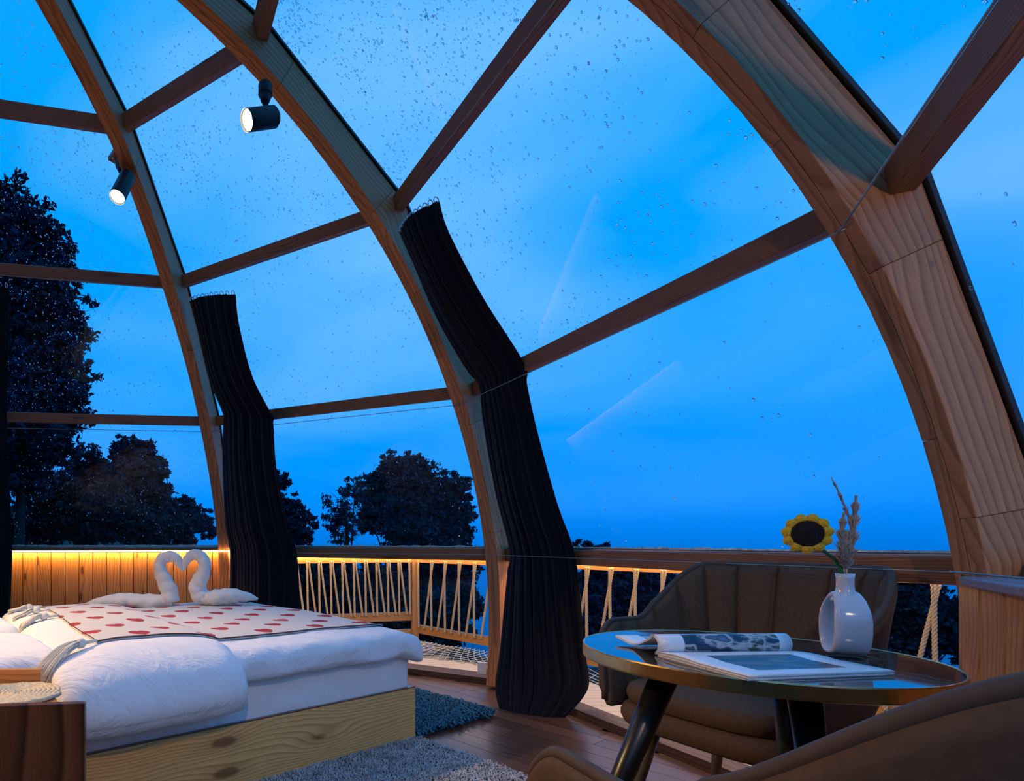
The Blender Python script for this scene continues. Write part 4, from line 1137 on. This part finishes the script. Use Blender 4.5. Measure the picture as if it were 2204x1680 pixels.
for kx in range(11):
    q0 = 2 * PI * kx / 11 + .15; V = []; nn, mm_ = 10, 8; Lp_ = RD * .84; Wp = RD * .46
    for a_ in range(nn + 1):
        t_ = a_ / nn; wd_ = Wp * math.sin(PI * (.16 + .80 * t_) ) ** .7
        for b_ in range(mm_ + 1):
            s_ = b_ / mm_ * 2 - 1; rad = RD * .78 + Lp_ * t_ * .92
            ang_off = s_ * wd_
            P = SCN + (fx * math.cos(q0) + fy * math.sin(q0)) * rad + (-fx * math.sin(q0) + fy * math.cos(q0)) * ang_off
            h = .004 + .006 * (1 - s_ * s_) * math.sin(PI * t_ * .9) + .003 * math.sin(t_ * 22) * .4 - .003 * t_
            V.append(P + fn_ * (h - .006))
    Fc = [(a_ * (mm_ + 1) + b_, (a_ + 1) * (mm_ + 1) + b_, (a_ + 1) * (mm_ + 1) + b_ + 1, a_ * (mm_ + 1) + b_ + 1) for a_ in range(nn) for b_ in range(mm_)]
    o = mk('petal', V, Fc, M_YELLOW, sf, True); md = o.modifiers.new('s', 'SOLIDIFY'); md.thickness = .0035
# pampas stems
def plume(label, keys, t0, rmax, seed, n_=1500):
    root = empty('dried_grass_stem', (0, 0, 0), label=label, cat='dried grass', group='dried grass stems in the vase')
    pts = catmull([W(*p) if len(p) == 3 and not isinstance(p, Vector) else p for p in keys], 60)
    MB().tube(pts, [.0016 - .001 * i / 60 for i in range(61)], 6).build('stem', M_PAMPAS, root, True)
    rng = random.Random(seed); dv = []; df = []
    for i in range(n_):
        t_ = t0 + (1 - t0) * rng.random(); f = t_ * 60; j = min(int(f), 59); P = pts[j].lerp(pts[j + 1], f - j); T = (pts[min(j + 1, 60)] - pts[max(j - 1, 0)]).normalized()
        w = (t_ - t0) / (1 - t0); env = math.sin(PI * min(1, .12 + .88 * w) ** .8) ** .7 * (1 + .35 * math.sin(w * 34))
        d = Vector((rng.gauss(0, 1), rng.gauss(0, 1), rng.gauss(0, 1))); d = (d - T * d.dot(T)).normalized(); L_ = rmax * env * rng.uniform(.45, 1.1)
        E_ = P + d * L_ * .75 + T * L_ * .9; sd = d.cross(T).normalized() * .0005
        k = len(dv); mid = P.lerp(E_, .5) + d * L_ * .08; dv += [P - sd, P + sd, mid + sd * 1.4, mid - sd * 1.4, E_]; df += [(k, k + 1, k + 2, k + 3), (k + 3, k + 2, k + 4)]
    o = mk('plume', dv, df, M_PAMPAS, root); o['kind'] = 'stuff'
vb = Vector((VC.x, VC.y, TZ + .10))
plume('tall thin dried grass stem leaning left out of the vase', [vb, top + Vector((0, .003, .02)), W(1834, 1150, yv), W(1812, 1075, yv), W(1788, 1025, yv)], .42, .0065, 1, 1100)
plume('bushy dried grass plume on the right of the vase opening', [vb, top + Vector((.003, 0, .02)), W(1828, 1190, yv), W(1838, 1120, yv), W(1843, 1066, yv)], .30, .017, 2, 3000)
plume('shorter fluffy dried grass plume in front, upright in the vase', [vb, top + Vector((-.002, -.004, .02)), W(1816, 1200, yv - .01), W(1812, 1150, yv - .01), W(1816, 1103, yv - .01)], .30, .016, 3, 2600)

# ---------------------------------------------------------------- small socket by the middle rib
o = MB().box((-.030, -.012, -.040), (.030, .012, .040)).build('power_socket', M_WHITEPL); bevel(o, .004)
o.location = W(1038, 1437, 3.55) ; o.rotation_euler = (0, 0, math.radians(-AZ[1] + 22)); tag(o, 'small white socket box low beside the middle rib', 'socket')

# ---------------------------------------------------------------- deck, railing, ropes, net
R1 = Vector((1.151 * S, 5.5 * S, 0)); R0 = Vector((-.47 * S, 5.06 * S, 0))
R2 = R1 + Vector((.47, -.765, 0)) * 3.9 * S; R3 = R2 + Vector((.12, -.95, 0)) * 2.2 * S
pts = [R0, R1, R2, R3]
zt0, zt1 = EYE - .188 * S, EYE - .130 * S
LB = ['left of its corner post', 'right of its corner post', 'at the right end of the deck']
# rope mesh: three twisted strands of unit length along z
def rope_mesh():
    m = MB()
    for s_ in range(3):
        pts_ = []
        for i in range(57):
            t_ = i / 56; q = t_ * 2 * PI * 11 + s_ * 2 * PI / 3; pts_.append((math.cos(q) * .0062, math.sin(q) * .0062, t_))
        m.tube(pts_, .0066, 5)
    o = m.build('rope', M_ROPE, None, True); me = o.data; bpy.data.objects.remove(o); return me
ROPE = rope_mesh()
def rail_lower(i): return (EYE - .735 * S, EYE - .655 * S) if i == 0 else (EYE - .86 * S + .01, EYE - .775 * S)
for i in range(3):
    A, B = pts[i], pts[i + 1]; t = (B - A).normalized(); n = Vector((t.y, -t.x, 0))
    if n.dot(A - Vector((CX, CY, 0))) < 0: n = -n
    root = empty('rope_railing', (0, 0, 0), label='outdoor pine railing laced with rope, ' + LB[i], cat='railing', group='rope railings around the deck')
    zb0, zb1 = rail_lower(i)
    L_ = (B - A).length
    for nm, z0, z1 in (('top_rail', zt0, zt1), ('bottom_rail', zb0, zb1)):
        o = ledge(A, B, n, 0, .05, z0, z1, M_RAIL, nm, root)
        for v, g in zip(o.data.vertices, o.data.attributes['grain'].data): g.vector = ((v.co - A).dot(t), v.co.z, (v.co - A).dot(n))
    if i == 0: ledge(A, B, n, 0, .05, EYE - .86 * S, EYE - .82 * S, M_RAIL, 'kick_board', root)
    sp = .125 if i == 0 else .185
    x = .06; q = 0
    while x < L_ - .05:
        for (xt, xb) in ((x, x + .01), (x + .02, x + (sp * .8 if i == 0 else -sp * .55))):
            if not (0.02 < xb < L_ - .02): continue
            P = A + t * xt - n * .012; P.z = zt0 + .02 ; Q = A + t * xb - n * .014; Q.z = zb1 - .03
            if (xb != x + .01): P += n * .008; Q += n * .006
            r_ = bpy.data.objects.new('rope', ROPE); COL.objects.link(r_); r_.parent = root
            d = P - Q; zax = d.normalized(); xax = zax.orthogonal().normalized(); yax = zax.cross(xax); l_ = d.length
            w = 1.0 if i != 0 else 1.0
            r_.matrix_world = Matrix.Translation(Q) @ Matrix((xax * w, yax * w, zax * l_)).transposed().to_4x4()
        x += sp
    # post at the end
    for P in ([A, B] if i == 0 else [B]):
        m = MB(); m.box((P.x - .035, P.y - .035, -.05), (P.x + .035, P.y + .035, zt1 + .0), 2); bevel(m.build('post', M_RAIL, root), .003, 1)
# LED strips under the sills outside
for k in (0, 1):
    a, b = span_pts(k, 0); n = Vector((((a + b) / 2 - CEN).x, ((a + b) / 2 - CEN).y, 0)).normalized()
    root = empty('led_strip', (0, 0, 0), label='warm light strip fixed outside under the sill, ' + ('left of the middle rib' if k == 0 else 'behind the chair'), cat='light', group='light strips under the sills')
    ledge(a, b, n, .03, .045, EYE - .105 * S, EYE - .095 * S, M_SILVER, 'channel', root)
    ledge(a, b, n, .030, .045, EYE - .112 * S, EYE - .106 * S, M_LED, 'diffuser', root)
    strip_light('outside_strip', a, b, EYE - .115 * S, Vector((0, 0, -1)) + n * .55, 15 if k == 0 else 15, n * .05)
for i in (0, 1):
    A, B = pts[i], pts[i + 1]; t = (B - A).normalized(); n = Vector((t.y, -t.x, 0))
    if n.dot(A - Vector((CX, CY, 0))) < 0: n = -n
    o = ledge(A, B, n, -.012, -.002, zt1 + .002, zt1 + .012, M_LED, 'led_strip')
    tag(o, 'warm light strip along the top of the rope railing ' + LB[i], 'light', 'light strips on the railing')
    strip_light('rail_strip', A - n * .02, B - n * .02, zt1 + .004, Vector((0, 0, -1)) + n * .25, 6)
# deck walkway slabs
def deckquad(name, quad, z, th, mat, label):
    vs = [Vector((p.x, p.y, zz_)) for zz_ in (z - th, z) for p in quad]
    o = mk(name, vs, BOXF, mat, None, grain=[(v.x, v.y, v.z) for v in vs]); tag(o, label, 'deck board', 'outdoor deck sheets'); return o
for k, lab in ((-1, 'behind the bed wall'), (0, 'left of the middle rib'), (1, 'behind the chair'), (2, 'right of the near rib')):
    a, b = NODE[(k, -1)], NODE[(NXT[k], -1)]; ra = rdir(k); rb = rdir(NXT[k])
    q = [a + ra * .0, b + rb * .0, b + rb * (.67), a + ra * (.67)]
    deckquad('deck_sheet', q, .0, .03, M_DECK, 'weathered plywood walkway outside the glass, ' + lab)
# net strip between walkway and railing
netr = empty('hammock_net', (0, 0, 0), label='knotted cream rope net stretched between the walkway and the railing', cat='net')
m = MB(); z = -.01
nodesN = [NODE[(k, -1)] + rdir(k) * .66 for k in (0, 1, 2)]
nodesN[0] = nodesN[0] + Vector((-.2, 0, 0))
RM = R1.lerp(R2, .34)
for (A, B, C_, D_) in ((nodesN[0], nodesN[1], R1 + Vector((-.15, -.15, 0)), RM), (nodesN[1], nodesN[2], RM, R2)):
    A = A.copy(); B = B.copy(); nu, nv = int((B - A).length / .055), 14
    def npnt(i, j):
        u, v = i / nu, j / nv; p = A.lerp(B, u).lerp(C_.lerp(D_, u), v); sagz = -.05 * math.sin(v * PI) * (1) + .01 * noise.noise(p * 4)
        return Vector((p.x + .02 * noise.noise(p * 5), p.y + .02 * noise.noise(p * 5 + Vector((9, 0, 0))), .0 + sagz))
    for i in range(nu):
        for j in range(nv):
            if (i + j) % 2 == 0:
                m.tube([npnt(i, j), npnt(i + 1, j + 1)], .0032, 4, cap=False)
                if i > 0: m.tube([npnt(i, j), npnt(i - 1, j + 1)], .0032, 4, cap=False)
            
o = m.build('net_mesh', M_NET, netr); o['kind'] = 'stuff'

# ---------------------------------------------------------------- slope and trees
def ground():
    V = []; nx, ny = 110, 100
    for i in range(nx + 1):
        for j in range(ny + 1):
            x = -45 + 90 * i / nx; y = -20 + 75 * j / ny
            left = 1 / (1 + math.exp((x + 3.2 + .10 * y) / 2.2)); far = max(0, y - 8)
            z = -2.4 - .17 * max(0, y) - .30 * max(0, x) + left * (2.6 + .165 * max(0, y) + .035 * far + .10 * max(0, -x - 4)) + .35 * noise.noise(Vector((x * .25, y * .25, 0)))
            dd = math.hypot(x - CX, y - CY); tz = -1.0 + .04 * noise.noise(Vector((x * 2, y * 2, 0))) 
            if dd < 12: k_ = min(1, max(0, (12 - dd) / 2.0)); z = z * (1 - k_) + tz * k_
            V.append((x, y, z))
    Fc = [(i * (ny + 1) + j, (i + 1) * (ny + 1) + j, (i + 1) * (ny + 1) + j + 1, i * (ny + 1) + j + 1) for i in range(nx) for j in range(ny)]
    o = mk('ground', V, Fc, M_SOIL, None, True); o['kind'] = 'structure'
ground()
def tree(name, label, blobs, Y, base_px, leaf, n_leaf, mat, seed, cat='tree', group=None, zbase=None, bare=False, dens=1.0):
    """blobs: (px, py, r_px) crown lobes at depth Y metres"""
    rng = random.Random(seed); nr = np.random.default_rng(seed); k = Y / F
    root = empty(name, (0, 0, 0), label=label, cat=cat, group=group)
    C_ = [(Vector(((b[0] - PX) * k, Y + rng.uniform(-1, 1) * b[2] * k * .5, EYE - (b[1] - PY) * k)), b[2] * k) for b in blobs]
    cen = sum((c_[0] for c_ in C_), Vector()) / len(C_); bx = (base_px - PX) * k
    base = Vector((bx, Y, zbase if zbase is not None else min(c_[0].z - c_[1] for c_ in C_) - 1.5))
    m = MB(); top = Vector((cen.x, Y, cen.z)); R_ = max(c_[1] for c_ in C_)
    m.tube(catmull([base, base.lerp(top, .5) + Vector((.04 * R_, 0, 0)), top], 10), [max(.05, .11 * R_ * (1 - .07 * i)) for i in range(11)], 8)
    for (c_, r_) in C_:
        s0 = base.lerp(top, rng.uniform(.45, .95))
        m.tube(catmull([s0, s0.lerp(c_, .5) + Vector((0, 0, -.1 * r_)), c_], 6), [.05 * R_ * (1 - .12 * i) for i in range(7)], 6)
        for _ in range(5 if not bare else 22):
            d = Vector((rng.gauss(0, 1), rng.gauss(0, 1), rng.gauss(0, 1) * .8 + .3)).normalized() * r_ * rng.uniform(.7, 1.05); mid = c_ + d * .5 + Vector((rng.gauss(0, .08), 0, rng.gauss(0, .08))) * r_
            th = .014 * R_ if not bare else .012 * R_
            m.tube([c_, mid, c_ + d], [th, th * .6, th * .2], 4)
            if bare:
                for _ in range(3):
                    d2 = (d.normalized() + Vector((rng.gauss(0, .6), rng.gauss(0, .6), rng.gauss(0, .6)))).normalized() * r_ * .35; m.tube([mid, mid + d2], [th * .5, th * .15], 3)
    m.build('trunk', M_BARK, root, True)
    # foliage made of small leaf clumps
    tot = sum(c_[1] ** 2 for c_ in C_); P = []
    for (c_, r_) in C_:
        n_ = int(n_leaf * r_ ** 2 / tot); ncl = max(12, int(n_ / 28)); 
        d = nr.normal(size=(ncl, 3)); d /= np.linalg.norm(d, axis=1)[:, None]; rad = nr.random(ncl) ** (.42) * r_ * (1 + .16 * nr.normal(size=ncl)).clip(.6, 1.28)
        cl = np.array(c_) + d * rad[:, None] * np.array([1, .8, 1.0])
        idx = nr.integers(0, ncl, n_); P.append(cl[idx] + nr.normal(size=(n_, 3)) * r_ * .085 * np.array([1.2, 1.2, .8]))
    P = np.concatenate(P); n_ = len(P); u = nr.normal(size=(n_, 3)); u /= np.linalg.norm(u, axis=1)[:, None]; w = nr.normal(size=(n_, 3)); w -= u * (u * w).sum(1)[:, None]; w /= np.linalg.norm(w, axis=1)[:, None]
    s_ = leaf * k * (.6 + .8 * nr.random(n_))[:, None]
    V = np.stack([P - u * s_, P + w * s_ * .5, P + u * s_, P - w * s_ * .5], 1).reshape(-1, 3)
    me = bpy.data.meshes.new('foliage'); me.vertices.add(len(V)); me.vertices.foreach_set('co', V.astype(np.float32).ravel())
    me.loops.add(4 * n_); me.loops.foreach_set('vertex_index', np.arange(4 * n_, dtype=np.int32)); me.polygons.add(n_); me.polygons.foreach_set('loop_start', np.arange(0, 4 * n_, 4, dtype=np.int32))
    me.polygons.foreach_set('loop_total', np.full(n_, 4, dtype=np.int32)); me.update(calc_edges=True); me.materials.append(mat)
    o = bpy.data.objects.new('foliage', me); COL.objects.link(o); o.parent = root; o['kind'] = 'stuff'
    return root
GT = 'trees beyond the glass'
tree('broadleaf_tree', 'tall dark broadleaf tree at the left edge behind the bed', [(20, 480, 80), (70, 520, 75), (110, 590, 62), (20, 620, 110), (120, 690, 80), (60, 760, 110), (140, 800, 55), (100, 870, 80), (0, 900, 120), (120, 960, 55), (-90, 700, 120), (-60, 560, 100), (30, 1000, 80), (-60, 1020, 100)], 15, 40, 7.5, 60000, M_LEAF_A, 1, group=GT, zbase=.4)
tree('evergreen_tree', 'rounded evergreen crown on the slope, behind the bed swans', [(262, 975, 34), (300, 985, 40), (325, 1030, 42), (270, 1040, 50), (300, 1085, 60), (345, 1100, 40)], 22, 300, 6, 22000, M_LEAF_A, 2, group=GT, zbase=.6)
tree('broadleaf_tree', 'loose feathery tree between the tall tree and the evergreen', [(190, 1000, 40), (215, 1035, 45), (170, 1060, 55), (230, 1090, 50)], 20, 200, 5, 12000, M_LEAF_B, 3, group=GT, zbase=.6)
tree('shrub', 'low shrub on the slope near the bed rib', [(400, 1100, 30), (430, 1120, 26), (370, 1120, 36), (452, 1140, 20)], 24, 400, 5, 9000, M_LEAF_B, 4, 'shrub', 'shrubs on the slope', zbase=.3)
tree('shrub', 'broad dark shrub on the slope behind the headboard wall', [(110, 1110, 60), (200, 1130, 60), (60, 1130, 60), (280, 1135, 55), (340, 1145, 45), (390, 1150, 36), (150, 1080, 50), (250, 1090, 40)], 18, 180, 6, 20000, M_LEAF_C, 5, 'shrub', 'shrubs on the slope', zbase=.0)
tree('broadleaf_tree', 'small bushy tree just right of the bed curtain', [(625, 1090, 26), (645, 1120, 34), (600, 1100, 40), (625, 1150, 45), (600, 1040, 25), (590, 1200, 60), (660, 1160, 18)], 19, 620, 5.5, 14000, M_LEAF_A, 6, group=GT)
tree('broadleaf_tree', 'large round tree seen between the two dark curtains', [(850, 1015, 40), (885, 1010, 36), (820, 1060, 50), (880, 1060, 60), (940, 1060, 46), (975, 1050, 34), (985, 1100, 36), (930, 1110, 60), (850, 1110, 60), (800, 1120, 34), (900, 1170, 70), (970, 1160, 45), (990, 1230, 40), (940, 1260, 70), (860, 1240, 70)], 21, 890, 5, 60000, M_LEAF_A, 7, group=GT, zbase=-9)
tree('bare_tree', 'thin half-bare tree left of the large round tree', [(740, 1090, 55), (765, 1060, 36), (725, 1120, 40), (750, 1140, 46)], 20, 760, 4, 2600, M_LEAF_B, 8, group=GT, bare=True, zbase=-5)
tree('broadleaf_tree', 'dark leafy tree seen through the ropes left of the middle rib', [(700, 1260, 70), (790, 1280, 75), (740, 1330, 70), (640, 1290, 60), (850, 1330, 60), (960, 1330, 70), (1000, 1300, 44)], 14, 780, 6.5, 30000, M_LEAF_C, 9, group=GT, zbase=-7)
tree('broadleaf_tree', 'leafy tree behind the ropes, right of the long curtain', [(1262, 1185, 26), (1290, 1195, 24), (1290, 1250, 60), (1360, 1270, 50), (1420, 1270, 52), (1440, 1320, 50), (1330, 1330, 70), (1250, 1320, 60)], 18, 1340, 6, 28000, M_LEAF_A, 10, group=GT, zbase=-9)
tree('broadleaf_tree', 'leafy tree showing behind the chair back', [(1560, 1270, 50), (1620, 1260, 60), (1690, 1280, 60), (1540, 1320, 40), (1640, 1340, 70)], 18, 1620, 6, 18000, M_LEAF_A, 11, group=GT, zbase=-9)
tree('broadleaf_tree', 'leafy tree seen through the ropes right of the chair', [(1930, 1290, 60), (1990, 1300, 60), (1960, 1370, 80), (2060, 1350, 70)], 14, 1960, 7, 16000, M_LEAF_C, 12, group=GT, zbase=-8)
